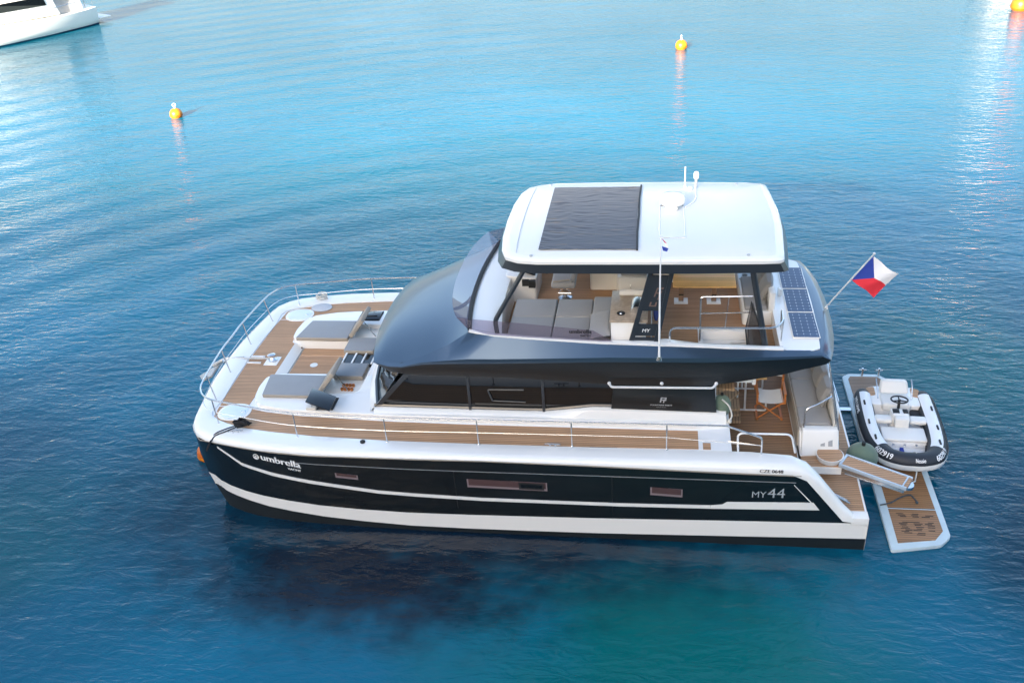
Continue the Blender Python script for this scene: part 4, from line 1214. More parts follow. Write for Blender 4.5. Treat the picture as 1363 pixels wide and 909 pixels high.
for y0, y1, lab in ((-1.56,-.98,"short grey seat cushion at the near end of the cockpit sofa, inside the curved rail"), (-.97,.02,"grey seat cushion in the middle of the cockpit sofa, below the scatter cushion"), (.03,1.02,"grey seat cushion of the cockpit sofa just under the flybridge edge"), (1.03,1.58,"grey seat cushion at the far end of the cockpit sofa")):
    b = MB(); b.box(5.23,5.80,y0,y1,1.50,1.62)
    tag(b.build("seat_cushion", FAB, None, bevel=.03, bseg=3, origin=(5.5,(y0+y1)/2,1.5)), lab, "cushion", CG)
RX2 = Matrix.Rotation(R(-72), 3, 'Y')
for y, lab in ((-.72,"puffy grey back cushion nearest the curved rail on the cockpit sofa"), (-.12,"puffy grey back cushion second from the curved rail on the cockpit sofa"), (.5,"puffy grey back cushion half under the flybridge edge on the cockpit sofa")):
    b = MB(); b.pillow((5.78,y,1.83), .48, .60, .22, RX2)
    tag(b.build("back_cushion", FAB, None, origin=(5.78,y,1.62)), lab, "cushion", "back cushions on the cockpit sofa")
b = MB()
b.tube(fillet([(5.30,-1.66,1.55),(5.30,-1.62,1.98),(5.5,-1.55,2.03),(5.86,-1.30,2.10),(5.92,-1.2,1.6)], .09, 4), .018, 8)
b.tube([(5.93,-1.70,1.55),(5.60,-1.55,3.2)], .018, 8); b.tube([(5.97,-1.66,1.2),(5.62,-1.35,3.2)], .018, 8)
b.tube([(5.95,-1.3,1.6),(5.93,1.3,1.6)], .014, 6); b.tube([(5.95,-1.3,1.95),(5.93,1.3,1.95)], .014, 6)
b.tube([(5.84,1.55,1.5),(5.60,1.55,3.2)], .018, 8)
b.build("sofa_rail", STEEL, Y)
# side gate rails at the bulwark
b = MB()
b.tube(fillet([(3.98,-2.84,1.85),(3.96,-2.78,2.20),(4.90,-2.76,2.19),(4.98,-2.84,1.85)], .10, 5), .02, 8)
b.build("bulwark_rail", STEELW, Y)
b = MB(); b.tube([(3.80,-2.84,2.06),(4.37,-2.93,2.05)], .008, 6); b.build("gate_wire", STEEL, Y)
b = MB()
b.tube(fillet([(4.02,2.84,1.85),(3.96,2.78,2.20),(4.90,2.76,2.19),(4.98,2.84,1.85)], .10, 5), .02, 8)
b.build("bulwark_rail", STEELW, Y)
b = MB(); b.lathe([(.05,0),(.05,.006),(.03,.008),(0,.008)], (4.80,-2.35,1.112), 14); b.build("floor_drain", STEEL, Y)

# stairs up to the flybridge (treads fan round)
def tread(poly, z, th=.05):
    b = MB(); b.prism(poly, z-th, z)
    b.build("stair_tread", TEAKX, Y, smooth=False)
tread([(3.70,-1.02),(4.18,-.98),(4.20,-.70),(3.66,-.70)], 1.22)
tread([(3.62,-1.12),(4.17,-1.02),(4.16,-.72),(3.60,-.66)], 1.42)
tread([(3.60,-1.22),(4.14,-1.12),(4.14,-.74),(3.64,-.82)], 1.62)
tread([(3.60,-1.30),(3.86,-1.34),(4.12,-.96),(3.98,-.72),(3.60,-.92)], 1.90)
tread([(3.62,-1.22),(3.74,-1.20),(4.02,-.90),(3.96,-.72),(3.62,-.74)], 2.2)
tread([(3.62,-1.75),(3.95,-1.75),(3.95,-1.35),(3.62,-1.30)], 2.48)
tread([(3.98,-1.80),(4.22,-1.80),(4.22,-1.28),(3.98,-1.30)], 2.78)
b = MB(); b.tube([(4.12,-.72,1.12),(4.10,-.72,2.6)], .018, 8); b.tube([(4.02,-.66,1.12),(4.0,-.66,2.6)], .018, 8); b.tube([(3.66,-.66,1.12),(3.64,-.66,2.6)], .018, 8); b.build("stair_post", STEELW, Y)
b = MB(); b.box(3.38,3.82,-1.24,-1.00,2.84,2.90); b.build("stair_top_tread", mat("mahogany_tread", (.22,.06,.03), .4, var=.2), Y, bevel=.008)

# gangway on its turntable
b = MB(); b.lathe([(.22,0),(.24,.03),(.25,.10),(.255,.115),(0,.115)], (5.76,-2.0,1.11), 28); gw = b.build("gangway", WHITE, Y)
b = MB(); b.lathe([(.235,0),(.235,.012),(0,.012)], (5.76,-2.0,1.226), 28); b.build("turntable_top", TEAK, gw, smooth=False)
p0 = Vector((5.975,-2.105,1.17)); p1 = Vector((7.05,-2.73,1.15)); d = (p1-p0); dn = d.normalized(); sd = Vector((-dn.y, dn.x, 0))
def G(u, v, h): return p0+d*u+sd*v+Vector((0,0,h))
def gbox(mb, u0,u1,v0,v1,h0,h1,m=0):
    mb.hexa([G(u0,v0,h0),G(u1,v0,h0),G(u1,v1,h0),G(u0,v1,h0)], [G(u0,v0,h1),G(u1,v0,h1),G(u1,v1,h1),G(u0,v1,h1)], m)
b = MB(); gbox(b,0,1,-.19,-.155,-.035,.035); gbox(b,0,1,.155,.19,-.035,.035); gbox(b,0,.035,-.154,.154,-.035,.033); gbox(b,.93,.95,-.154,.154,-.035,.033)
b.build("gangway_frame", mat("pale_blue_aluminium", (.50,.58,.66), .35, metal=.3), gw, bevel=.006)
b = MB(); gbox(b,.036,.929,-.153,.153,-.01,.012); gbox(b,.951,.999,-.153,.153,-.01,.012); b.build("gangway_tread", TEAK, gw, smooth=False)
b = MB(); gbox(b,.05,.97,-.17,-.12,-.12,-.05); gbox(b,.05,.97,.12,.17,-.12,-.05); b.tube([G(.1,-.15,-.16),G(.95,-.15,-.10)], .02, 8)
b.lathe([(.12,-.08),(.12,-.02)], G(.97,0,0), 16)
b.build("gangway_beam", STEEL, gw)

# hydraulic bathing platform behind the transom
bp = MB()
PL = [(6.83,2.60),(6.95,2.78),(7.70,2.78),(7.98,2.40),(7.98,-2.80),(7.72,-3.20),(6.78,-3.30),(6.78,2.0)]
PL = [(6.80,2.62),(6.95,2.75),(7.62,2.75),(7.95,2.35),(7.90,-2.85),(7.68,-3.10),(6.77,-3.30)]
bp.prism(fil2(PL, .06, 3), -.10, .07)
BP = bp.build("bathing_platform", PLAT, Y, bevel=.02)
b = MB(); b.prism([(6.94,-.2),(6.93,-2.10),(7.79,-2.10),(7.80,-.2)], .06, .078); b.prism([(6.93,-2.135),(6.92,-3.10),(7.60,-2.98),(7.79,-2.72),(7.79,-2.135)], .06, .078)
b.build("platform_teak", TEAKP, BP, smooth=False)
b = MB(); b.prism([(6.94,-.18),(7.80,-.18),(7.84,2.25),(7.58,2.62),(6.98,2.62),(6.92,2.5)], .06, .078); b.build("platform_teak", TEAKPD, BP, smooth=False)
b = MB()
for cx in (7.15,7.37,7.6):
    for cy in (-2.36,-2.6,-2.74,-2.86):
        for k in range(3):
            if random.random() < .8:
                L = random.uniform(.10,.17); x = cx+random.uniform(-.04,.04)
                b.box(x-L/2, x+L/2, cy+k*.042, cy+k*.042+.016, .070, .0815)
b.build("drain_slot", RUBBER, BP)
b = MB()
for x in (7.25,7.62): 
    b.tube([(x,2.66,.06),(x,2.66,.28)], .025, 8); b.tube([(x-.08,2.66,.24),(x+.08,2.66,.24)], .02, 8)
b.build("mooring_post", STEEL, BP)
b = MB()
for y in (-1.2,1.3): b.box(6.3,6.85,y-.06,y+.06,-.05,.05)
b.build("platform_arm", STEEL, BP)
b = MB()
for y in (-.75,.6): b.box(7.15,7.85,y-.06,y+.06,.078,.20)
b.build("tender_chock", WHITE, BP, bevel=.02)
# ramp board between the starboard stern and the platform
b = MB(); b.hexa([(6.30,1.15,.72),(6.42,1.45,.72),(6.42,1.45,.755),(6.30,1.15,.755)], [(6.90,.90,.60),(6.95,1.25,.60),(6.95,1.25,.63),(6.90,.90,.63)]) if False else None

# foredeck lounge fittings: hinged backrests, skylight bars, cup holders, raised hatches
def backrest(s):
    b = MB(); y0, y1 = (.78, 1.46) if s > 0 else (-1.46, -.78)
    dx, dz = .34, .43; nx_, nz_ = .075, -.06
    x, z = -4.36, 2.03
    b.hexa([(x,y0,z),(x+nx_,y0,z+nz_),(x+nx_,y1,z+nz_),(x,y1,z)], [(x+dx,y0,z+dz),(x+dx+nx_,y0,z+dz+nz_),(x+dx+nx_,y1,z+dz+nz_),(x+dx,y1,z+dz)])
    o = b.build("hinged_backrest", FABE, Y, bevel=.02, bseg=3)
    b = MB(); b.tube([(-4.10,(y0+y1)/2,2.30),(-3.80,(y0+y1)/2-.1,1.9)], .012, 6); b.build("gas_strut", STEEL, o)
backrest(1); backrest(-1)
b = MB(); b.box(-4.26,-3.56,-.24,.20,1.86,1.93); sk = b.build("skylight", GLASS, Y)
b = MB()
for k in range(4):
    x = -4.24+k*.22; b.box(x,x+.035,-.23,.19,1.93,1.96)
b.build("skylight_bar", WHITE, sk)
for i in range(4):
    for j in range(2):
        b = MB(); c = (-3.95+i*.07+.01*j, -1.03-.15*j, 1.875)
        b.lathe([(.03,0),(.036,.05),(.033,.05),(.026,.01),(0,.01)], c, 14); b.build("cup_holder", COPPER, Y)
# black tinted deck hatches in the coachroof
for s in (-1, 1):
    b = MB()
    y0, y1 = (1.62, 2.06) if s > 0 else (-2.06, -1.62)
    b.box(-4.38,-3.86,y0,y1,1.972,1.984); b.build("hatch_opening", RUBBER, Y)
    b = MB()
    if s < 0:
        a = R(28)
        P_ = lambda u, v, h: (-4.36+u*.62, -1.66-v*.52*math.cos(a), 2.03+v*.0+ .16*u*0 + .20 - v*.02 + h)
        b.hexa([(-4.37,-2.13,2.19),(-3.78,-2.42,2.19),(-3.78,-1.95,2.21),(-4.37,-1.66,2.21)], [(-4.37,-2.13,2.215),(-3.78,-2.42,2.215),(-3.78,-1.95,2.235),(-4.37,-1.66,2.235)])
        ho = b.build("roof_hatch", GLASS, Y, bevel=.008); ho["label"] = "raised black glass hatch lid"
        for p_, q_ in (((-4.30,-2.05,1.98),(-4.25,-2.08,2.19)), ((-3.9,-1.75,1.98),(-3.9,-1.9,2.19))):
            b = MB(); b.tube([p_, q_], .015, 6); b.build("hatch_stay", STEEL, ho)
        b = MB(); b.box(-4.40,-4.20,-2.10,-1.98,1.984,2.04); b.build("hatch_sill", CREAM, ho)
    else:
        b.box(-4.36,-3.88,1.64,2.04,1.984,2.0); ho = b.build("roof_hatch", GLASS, Y, bevel=.006)
        b = MB(); b.tube([(-4.2,1.78,2.01),(-3.95,1.80,2.01)], .01, 6); b.build("hatch_handle", RUBBER, ho)

# ------------------------------------------------------------------ foredeck cushions
def cush(x0,x1,y0,y1,z0,z1,lab,slant=0,group="sun cushions on the foredeck"):
    b = MB()
    sy = 1 if y1+y0 > 0 else -1
    P_ = [(x0+slant*(1 if sy>0 else 0), y0), (x1, y0), (x1, y1), (x0+slant*(1 if sy<0 else 0)*0+(slant if sy>0 else 0), y1)]
    if sy > 0: P_ = [(x0,y0),(x1,y0),(x1,y1),(x0+slant,y1)]
    else: P_ = [(x0+slant,y0),(x1,y0),(x1,y1),(x0,y1)]
    b.prism(P_, z0, z1)
    n_ = len(b.f)
    o = b.build("deck_cushion", [FABB, FABE], None, bevel=.022, bseg=3, origin=((x0+x1)/2,(y0+y1)/2,z0))
    for p in o.data.polygons:
        p.material_index = 0 if p.normal.z > .55 else 1
    tag(o, lab, "cushion", group)
cush(-5.58,-4.34,-1.66,-.88,1.965,2.05,"flat grey sun cushion on the foredeck, nearer one, left of the black raised hatch",.10)
cush(-5.55,-4.34,.66,1.46,1.965,2.06,"flat wrinkled grey sun cushion on the foredeck, farther one, by the far rail",.14)
BG = "small seat cushions behind the foredeck lounge"
cush(-4.32,-3.64,.24,.82,1.88,1.99,"small grey seat cushion beyond the barred skylight, beside the far hinged backrest",0,BG)
cush(-4.24,-3.60,-.80,-.27,1.88,1.99,"small grey seat cushion between the barred skylight and the copper cup holders",0,BG)

# ------------------------------------------------------------------ loose things on board
# director's chairs
def director():
    t = thing("directors_chair", "folding director's chair of orange wood with white canvas seat, facing the stairs", "chair", (4.77,-.4,1.112), 0, "director's chairs in the cockpit")
    W2, D2 = .24, .24
    for sx in (-1, 1):
        b = MB(); b.box(sx*W2-.018, sx*W2+.018, -D2, D2, 0, .03); b.build("foot_rail", ORWOOD, t)
        b = MB(); b.box(sx*(W2+.03)-.018, sx*(W2+.03)+.018, .26, .30, .40, .92); b.build("back_post", ORWOOD, t)
        b = MB(); b.box(sx*(W2+.03)-.025, sx*(W2+.03)+.025, -.26, .30, .61, .635); b.build("armrest", ORWOOD, t)
        b = MB(); b.box(sx*(W2+.03)-.016, sx*(W2+.03)+.016, -.25, -.21, .40, .61); b.build("arm_post", ORWOOD, t)
        b = MB(); b.box(sx*(W2+.0)-.018, sx*(W2+.0)+.018, -.26, .28, .40, .435); b.build("seat_rail", ORWOOD, t)
        for y in (-.235, .205):
            b = MB(); b.hexa([(-sx*W2-.018,y,.03),(-sx*W2+.018,y,.03),(-sx*W2+.018,y+.025,.03),(-sx*W2-.018,y+.025,.03)], [(sx*W2-.018,y,.41),(sx*W2+.018,y,.41),(sx*W2+.018,y+.025,.41),(sx*W2-.018,y+.025,.41)])
            for v in b.v: v.y += .012*sx
            b.build("crossed_leg", ORWOOD, t)
    b = MB(); rows = [[(-W2+2*W2*k/8, y, .437-.035*math.sin(math.pi*k/8)) for k in range(9)] for y in (-.25,-.1,.1,.26)]
    b.loft(rows); b.build("seat", FABW, t)
    b = MB(); rows = [[(-W2-.03+(2*W2+.06)*k/8, .27+.03*math.sin(math.pi*k/8), z) for k in range(9)] for z in (.72,.80,.91)]
    b.loft(rows); b.build("backrest", FABW, t)
    return t
dc = director(); dc.location.y -= .12
d2 = copy_tree(dc); d2.location = (4.42,.95,1.112); d2.rotation_euler = (0,0,R(180)); d2["label"] = "second folding director's chair, mostly hidden under the flybridge overhang"
# cockpit table on two white tube frames
t = thing("cockpit_table", "low table on white tube legs behind the director's chair", "table", (4.3,0,1.112))
b = MB(); b.box(-.52,.42,-.30,.95,.66,.70); b.build("tabletop", WOOD, t, bevel=.01)
for y in (-.44,.36):
    b = MB(); b.tube(fillet([(-.20,y,.02),(.42,y,.02),(.42,y+.06,.30)], .04, 3), .02, 8); b.tube([(0,y,.02),(0,y+.1,.66)], .022, 8); b.build("leg", STEELW, t)

# fenders in green covers
def fender(c, r, lab, disc=(1,1,1)):
    t = thing("round_fender", lab, "fender", (c[0],c[1],c[2]-r), 0, "round fenders in green covers")
    b = MB(); b.ball((0,0,r), r, 28, 0, disc)
    b.build("cover", GREEN, t, angle=70)
    b = MB(); b.tube([(0,0,r*1.9),(0,0,r*2.15)], r*.12, 10); b.build("neck", RUBBER, t)
    return t
fender((6.47,-1.50,.82), .30, "round green covered fender hanging at the stern below the gangway", (1,1,.92))
f2 = fender((3.72,-1.86,2.17), .24, "round green covered fender on the coachroof beside the cockpit stairs", (.75,.6,1))
b = MB(); b.tube(smooth_path([(3.72,-1.94,2.36),(3.84,-2.06,2.30),(3.90,-2.10,2.12),(3.86,-2.12,2.0)], 5), .016, 6)
b.ball((3.86,-2.12,2.0), .045, 10)
tag(b.build("fender_rope", ROPE, None, origin=(3.86,-2.12,1.98)), "short pale rope tied to the green fender beside the stairs", "rope")

# ensign and courtesy flag
FR = mat("red_flag_cloth", (.72,.03,.05), .8, var=.05); FW = mat("white_flag_cloth", (.80,.80,.82), .8, var=.03); FBL = mat("blue_flag_cloth", (.02,.05,.32), .8, var=.05)
def flag():
    hx0 = Vector((6.43,-.41,4.58)); hx1 = Vector((6.11,-.345,4.06))     # along the staff, top to lower corner
    fly_ = Vector((.44,-.16,-.30))
    b = MB(); n = 16; P_ = {}
    pts = []
    for i in range(n+1):
        for j in range(n+1):
            u, v = i/n, j/n
            p = hx0.lerp(hx1, v) + fly_*u*(1-.10*v) + Vector((0,.05*math.sin(u*6+v*2.5)*u, .025*math.sin(u*7+v*3+1)*u))
            pts.append(p)
    fs, ms = [], []
    b.v = pts
    for i in range(n):
        for j in range(n):
            u, v = (i+.5)/n, (j+.5)/n
            a, q, c, d_ = i*(n+1)+j, (i+1)*(n+1)+j, (i+1)*(n+1)+j+1, i*(n+1)+j+1
            if i == j: pass
            m = 1 if v < .5 else 0
            if u < .5 - abs(v-.5): m = 2
            b.f.append([a,q,c,d_]); b.m.append(m)
    return b
def flag_clean():
    """triangular hoist wedge with straight edges: three lofted pieces"""
    hx0 = Vector((6.43,-.41,4.58)); hx1 = Vector((6.11,-.345,4.06)); fly_ = Vector((.44,-.16,-.30))
    def S(u, v): return hx0.lerp(hx1, v) + fly_*u*(1-.06*v) + Vector((0,.05*math.sin(u*6+v*2.5)*u, .03*math.sin(u*7+v*3+1)*u))
    b = MB(); n = 12
    b.loft([[S(lerp(0,.5-abs(v-.5),k/n), v) for k in range(n+1)] for v in [j/12 for j in range(13)]], 2)
    b.loft([[S(lerp(.5-abs(v-.5),1,k/n), v) for k in range(n+1)] for v in [j/12 for j in range(7)]], 1)
    b.loft([[S(lerp(.5-abs(v-.5),1,k/n), v) for k in range(n+1)] for v in [.5+j/12 for j in range(7)]], 0)
    return b
tag(flag_clean().build("ensign_flag", [FR, FW, FBL], None, origin=(6.3,-.38,4.3), angle=80), "white over red flag with blue wedge flying from the stern staff", "flag")
b = MB()
b.loft([[(2.55,-2.31,5.80),(2.60,-2.32,5.76)],[(2.60,-2.30,5.72),(2.65,-2.32,5.70)]], 0)
b.loft([[(2.60,-2.30,5.72),(2.65,-2.32,5.70)],[(2.62,-2.32,5.66),(2.67,-2.34,5.63)]], 1)
b.loft([[(2.56,-2.32,5.66),(2.67,-2.34,5.63)],[(2.58,-2.33,5.58),(2.65,-2.35,5.57)]], 2)
tag(b.build("courtesy_flag", [FR, FW, FBL], None, origin=(2.6,-2.32,5.66)), "tiny crumpled red white and blue pennant near the tip of the white aerial", "flag")

# mooring lines
t = thing("mooring_line", "black mooring rope coiled on the near bow beside the white hatch", "rope", (-5.75,-2.62,1.88))
b = MB()
pts = []
for k in range(70):
    a = k*.55; r_ = .10+.05*math.sin(k*1.7)
    pts.append((.16+r_*math.cos(a)*1.25, .08+r_*math.sin(a)*.8, .02+.0016*k+.012*math.sin(k*2.3)))
b.tube(pts, .017, 6)
b.build("coil", ROPEB, t)
b = MB()
b.tube(smooth_path([(.05,0,.05),(-.15,-.14,.04),(-.27,-.25,.02),(-.36,-.34,-.10),(-.48,-.36,-.30)], 5), .012, 6)
b.tube(smooth_path([(.10,-.03,.05),(-.10,-.19,.03),(-.25,-.30,.01),(-.34,-.38,-.10),(-.46,-.38,-.30)], 5), .012, 6)
b.build("tail", ROPEB, t)
t = thing("mooring_line", "pale mooring rope coiled round the cleat on the far bow", "rope", (-5.62,2.78,1.89))
b = MB()
pts = [(.0+(.12+.03*math.sin(k))*math.cos(k*.5), .0+(.09+.02*math.sin(k*1.3))*math.sin(k*.5), .03+.0035*k) for k in range(44)]
b.tube(pts, .014, 6)
b.build("coil", ROPE, t)
b = MB(); b.lathe([(.22,0),(.225,.015),(.20,.03),(0,.03)], (.10,-.36,-.025), 24, sx=1.15, sy=.9); 
tag(b.build("rope_mat", mat("grey_woven_mat", (.45,.47,.50), .9, var=.12, vscale=20), None, origin=(0,0,0)), "round pale grey mat beside the white hatch on the far bow", "mat")
o = COL.objects["rope_mat"]; o.location = (-5.62,2.78,1.89)
b = MB(); b.tube(smooth_path([(6.80,-2.05,.09),(7.0,-1.98,.095),(7.2,-1.82,.095),(7.40,-1.72,.095),(7.47,-1.83,.095),(7.50,-1.95,.095)], 6), .014, 6); b.ball((7.49,-1.95,.10), .03, 10)
tag(b.build("platform_rope", mat("slate_rope", (.05,.07,.085), .8), None, origin=(7.1,-1.9,.08)), "dark rope lying loose across the teak bathing platform", "rope")

# ------------------------------------------------------------------ tender
T = thing("tender_dinghy", "charcoal and white inflatable jet tender with steering wheel, sitting on the bathing platform", "dinghy", (7.50,-.08,.12), R(-2.5))
# local: bow towards -y
half = [(-.60,1.25),(-.62,.8),(-.63,.2),(-.615,-.35),(-.56,-.80),(-.42,-1.14),(-.20,-1.27),(0,-1.29)]
cl = half + [(-x,y) for x,y in half[-2::-1]]
path = smooth_path([(x,y,.44+.07*max(0,(-y-.2))**1.2) for x,y in cl], 5)
nP = len(path)
rad = [.182]*nP
for k in range(4): rad[k] = rad[-1-k] = [.10,.145,.170,.180][k]
b = MB(); b.tube(path, rad, 16)
TUBE = b.build("inflatable_tube", CHAR, T, angle=60)
def out_dir(i):
    t_ = (path[min(i+1,nP-1)]-path[max(i-1,0)]).normalized()
    return Vector((t_.y, -t_.x, 0)) if True else None
def band(mb, a0, a1, i0, i1, off, m=0, n=6):
    rows = []
    for i in range(i0, i1+1):
        o = out_dir(i)
        # outward = away from the centre of the boat
        if o.dot(Vector((path[i].x, path[i].y, 0))-Vector((0,.2,0))) < 0: o = -o
        r_ = rad[i]+off
        rows.append([path[i]+o*math.cos(lerp(a0,a1,k/n))*r_+Vector((0,0,1))*math.sin(lerp(a0,a1,k/n))*r_ for k in range(n+1)])
    mb.loft(rows, m)
b = MB(); band(b, R(-22), R(12), 1, nP-2, .030); b.build("rubbing_strake", WHITE, TUBE)
b = MB(); band(b, R(-80), R(-24), 1, nP-2, .006); b.build("lower_band", RUBBER, TUBE)
for side_, (i0, i1) in enumerate(((3, 22), (nP-23, nP-4))):
    b = MB(); band(b, R(60), R(134), i0, i1, .006); b.build("top_pad", WHITE2, TUBE)
    for f in (.25,.55,.88) if side_ == 0 else (.75,.45,.12):
        k = int(lerp(i0, i1, f)); q = path[k]+Vector((0,0,rad[k]+.014))
        b = MB(); b.box(q.x-.018-(.03 if side_==0 else -.03), q.x+.018-(.03 if side_==0 else -.03), q.y-.075, q.y+.075, q.z-.03, q.z+.012); b.build("grab_handle", RUBBER, TUBE, bevel=.006)
# hull bottom
b = MB()
sec = []
for y, wd, zb in ((1.25,.55,.06),(.6,.58,.03),(0,.57,.02),(-.6,.50,.06),(-1.0,.34,.16),(-1.25,.06,.34)):
    sec.append([(-wd,y,.38),(-wd*.8,y,.16+zb*.3),(0,y,zb),(wd*.8,y,.16+zb*.3),(wd,y,.38)])
b.loft(sec); b.add(sec[0], [(0,1,2,3,4)])
b.build("hull", WHITE, T, angle=50)
b = MB(); b.prism([(-.44,1.15),(-.46,.2),(-.45,-.35),(-.40,-.72),(-.27,-1.02),(0,-1.10),(.27,-1.02),(.40,-.72),(.45,-.35),(.46,.2),(.44,1.15)], .26, .30); b.build("cockpit_sole", WHITE2, T, smooth=False)
# stern moulding with engine cover seat
b = MB()
b.prism(fil2([(-.50,.62),(.50,.62),(.52,1.30),(.30,1.36),(-.30,1.36),(-.52,1.30)], .08, 3), .28, .56)
b.build("stern_moulding", WHITE, T, bevel=.04, bseg=3)
for sx in (-1,1):
    b = MB(); b.prism(fil2([(sx*.37,.98),(sx*.54,.94),(sx*.54,1.24),(sx*.37,1.30)], .04, 2), .56, .575); b.build("teak_pad", TEAK, T, smooth=False)
b = MB(); b.box(-.30,.30,.58,1.0,.42,.60); b.build("helm_seat", LEATH, T, bevel=.05, bseg=3)
b = MB(); b.hexa([(-.31,.98,.60),(.31,.98,.60),(.31,1.12,.60),(-.31,1.12,.60)], [(-.27,1.14,.84),(.27,1.14,.84),(.27,1.28,.82),(-.27,1.28,.82)]); b.build("seat_backrest", LEATH, T, bevel=.055, bseg=3)
b = MB(); b.tube(fillet([(-.34,.85,.56),(-.36,1.05,.78),(-.36,1.22,.84)], .05, 3), .014, 6); b.tube(fillet([(.34,.85,.56),(.36,1.05,.78),(.36,1.22,.84)], .05, 3), .014, 6); b.build("grab_rail", STEEL, T)
# console, wheel
b = MB(); b.hexa([(-.20,.02,.30),(.20,.02,.30),(.22,.42,.30),(-.22,.42,.30)], [(-.15,.06,.70),(.15,.06,.70),(.18,.34,.66),(-.18,.34,.66)])
co = b.build("console", WHITE, T, bevel=.03, bseg=3)
b = MB(); b.box(-.15,-.02,.12,.28,.665,.70); b.box(.05,.15,.12,.28,.665,.70); b.build("gauge", RUBBER, co, bevel=.01)
b = MB(); ctr = Vector((0,.44,.82)); ax = Vector((0,.12,.99)); v1 = Vector((1,0,0)); v2 = ax.cross(v1)
b.tube([ctr+(v1*math.cos(a)+v2*math.sin(a))*.165 for a in [2*math.pi*k/28 for k in range(28)]], .017, 8, closed=True)
for k in range(3):
    a = 2*math.pi*k/3+R(90); b.tube([ctr-ax*.02, ctr+(v1*math.cos(a)+v2*math.sin(a))*.165], .014, 6)
b.tube([ctr, ctr-ax*.2], .03, 8)
b.build("steering_wheel", RUBBER, co)
b = MB(); b.box(-.14,.14,-.12,.06,.46,.70); b.build("front_seat_back", LEATH, T, bevel=.035, bseg=3)
for sx in (-1,1):
    b = MB(); b.box(min(sx*.17,sx*.50),max(sx*.17,sx*.50),-.02,.20,.50,.60); b.build("jockey_seat", LEATH, T, bevel=.035, bseg=3)
b = MB(); b.box(-.42,.42,-.55,-.08,.28,.44); b.build("bench_base", WHITE2, T, bevel=.02)
b = MB(); b.box(-.43,.43,-.56,-.10,.44,.51); b.build("bench_cushion", LEATH, T, bevel=.03, bseg=3)
b = MB(); b.prism([(.42,.05),(.50,.05),(.50,-.5),(.40,-.95),(.33,-.90),(.42,-.45)], .30, .40); b.build("side_pad", CHAR, T, bevel=.02)
b = MB(); b.prism(fil2([(.27,.30),(.46,.30),(.46,.62),(.27,.62)], .06, 3), .40, .47); b.build("side_locker", RUBBER, T, bevel=.01)
b = MB(); b.box(-.10,-.03,-.82,-.62,.305,.36); b.build("grab_strap", FBL, T)
b = MB()
for x in (-.22,0,.22): b.lathe([(.025,0),(.025,.01),(0,.012)], (x,-.585,.40), 10, axis='y')
b.build("bench_stud", STEEL, T)
# lettering on the tube
lt = MB()
def on_tube(i_f, ang, off=.012):
    i = max(0, min(nP-2, int(i_f))); f = i_f-i
    c = path[i].lerp(path[i+1], f); o = out_dir(i)
    if o.dot(Vector((c.x,c.y,0))-Vector((0,.2,0))) < 0: o = -o
    o2 = out_dir(min(i+1,nP-1))
    if o2.dot(Vector((c.x,c.y,0))-Vector((0,.2,0))) < 0: o2 = -o2
    o = o.lerp(o2, f).normalized()
    r_ = lerp(rad[i], rad[i+1], f)+off
    return c+o*math.cos(ang)*r_+Vector((0,0,1))*math.sin(ang)*r_
lt = MB(); add_text(lt, "602919", lambda u, v, o=0: on_tube(22.2+u*5.3, R(28+v*34), .010+o), 1, 1, 0, bold=.012); lt.build("tube_lettering", LETW, TUBE)
lt = MB(); add_text(lt, "WILLIAMS", lambda u, v, o=0: on_tube(4.0+u*5.0, R(18+v*24), .010+o), 1, 1, 0, bold=.012); lt.build("tube_lettering", LETW, TUBE)
lt = MB(); add_text(lt, "Nessie", lambda u, v, o=0: on_tube(36.0+u*3.6, R(30+v*24), .010+o), 1, 1, 0, bold=.01); lt.build("tube_lettering", LETW, TUBE)
lt = MB(); add_text(lt, "602919", lambda u, v, o=0: on_tube(nP-27.5+u*5.0, R(24+v*34), .010+o), 1, 1, 0, bold=.012); lt.build("tube_lettering", LETW, TUBE)
b = MB(); b.tube(smooth_path([(7.47,-1.10,.62),(7.52,-1.30,.80),(7.52,-1.50,.66),(7.46,-1.72,.45),(7.30,-2.2,.80),(7.02,-2.68,1.08)], 6), .014, 6)
tag(b.build("tender_rope", ROPE, None, origin=(7.5,-1.2,.6)), "thin pale rope tying the tender's bow to the gangway end", "rope")

# ------------------------------------------------------------------ buoys
def buoy(c, r, lab, mats=(YELLOW, ORANGE)):
    t = thing("mooring_buoy", lab, "buoy", (c[0], c[1], 0), random.uniform(0,3), "orange mooring buoys on the water")
    b = MB(); b.ball((0,0,r*.55), r, 24, 0, (1,1,.95)); b.build("float", mats[0], t, angle=80)
    b = MB(); b.lathe([(r*1.012,0),(r*1.03,r*.04),(r*1.0,r*.3)], (0,0,r*.25), 24); b.build("waist_band", mats[1], t)
    b = MB(); b.tube([(0,0,r*1.45),(0,0,r*1.8)], r*.13, 8); b.tube([(r*.25*math.cos(a),0,r*2.0+r*.25*math.sin(a)) for a in [2*math.pi*k/14 for k in range(14)]], r*.07, 6, closed=True)
    b.build("ring", LETW, t)
    return t
buoy((-19.95,24.6), .29, "small orange and yellow mooring buoy on open water left of the yacht")
buoy((3.57,34.9), .31, "small orange mooring buoy on open water beyond the yacht's hardtop")
buoy((-7.30,-1.15), .25, "orange mooring buoy floating just off the near bow of the yacht", (ORANGE, YELLOW))
buoy((22.15,41.4), .50, "pale orange mooring buoy in the far right corner of the water", (ORANGE, ORANGE))

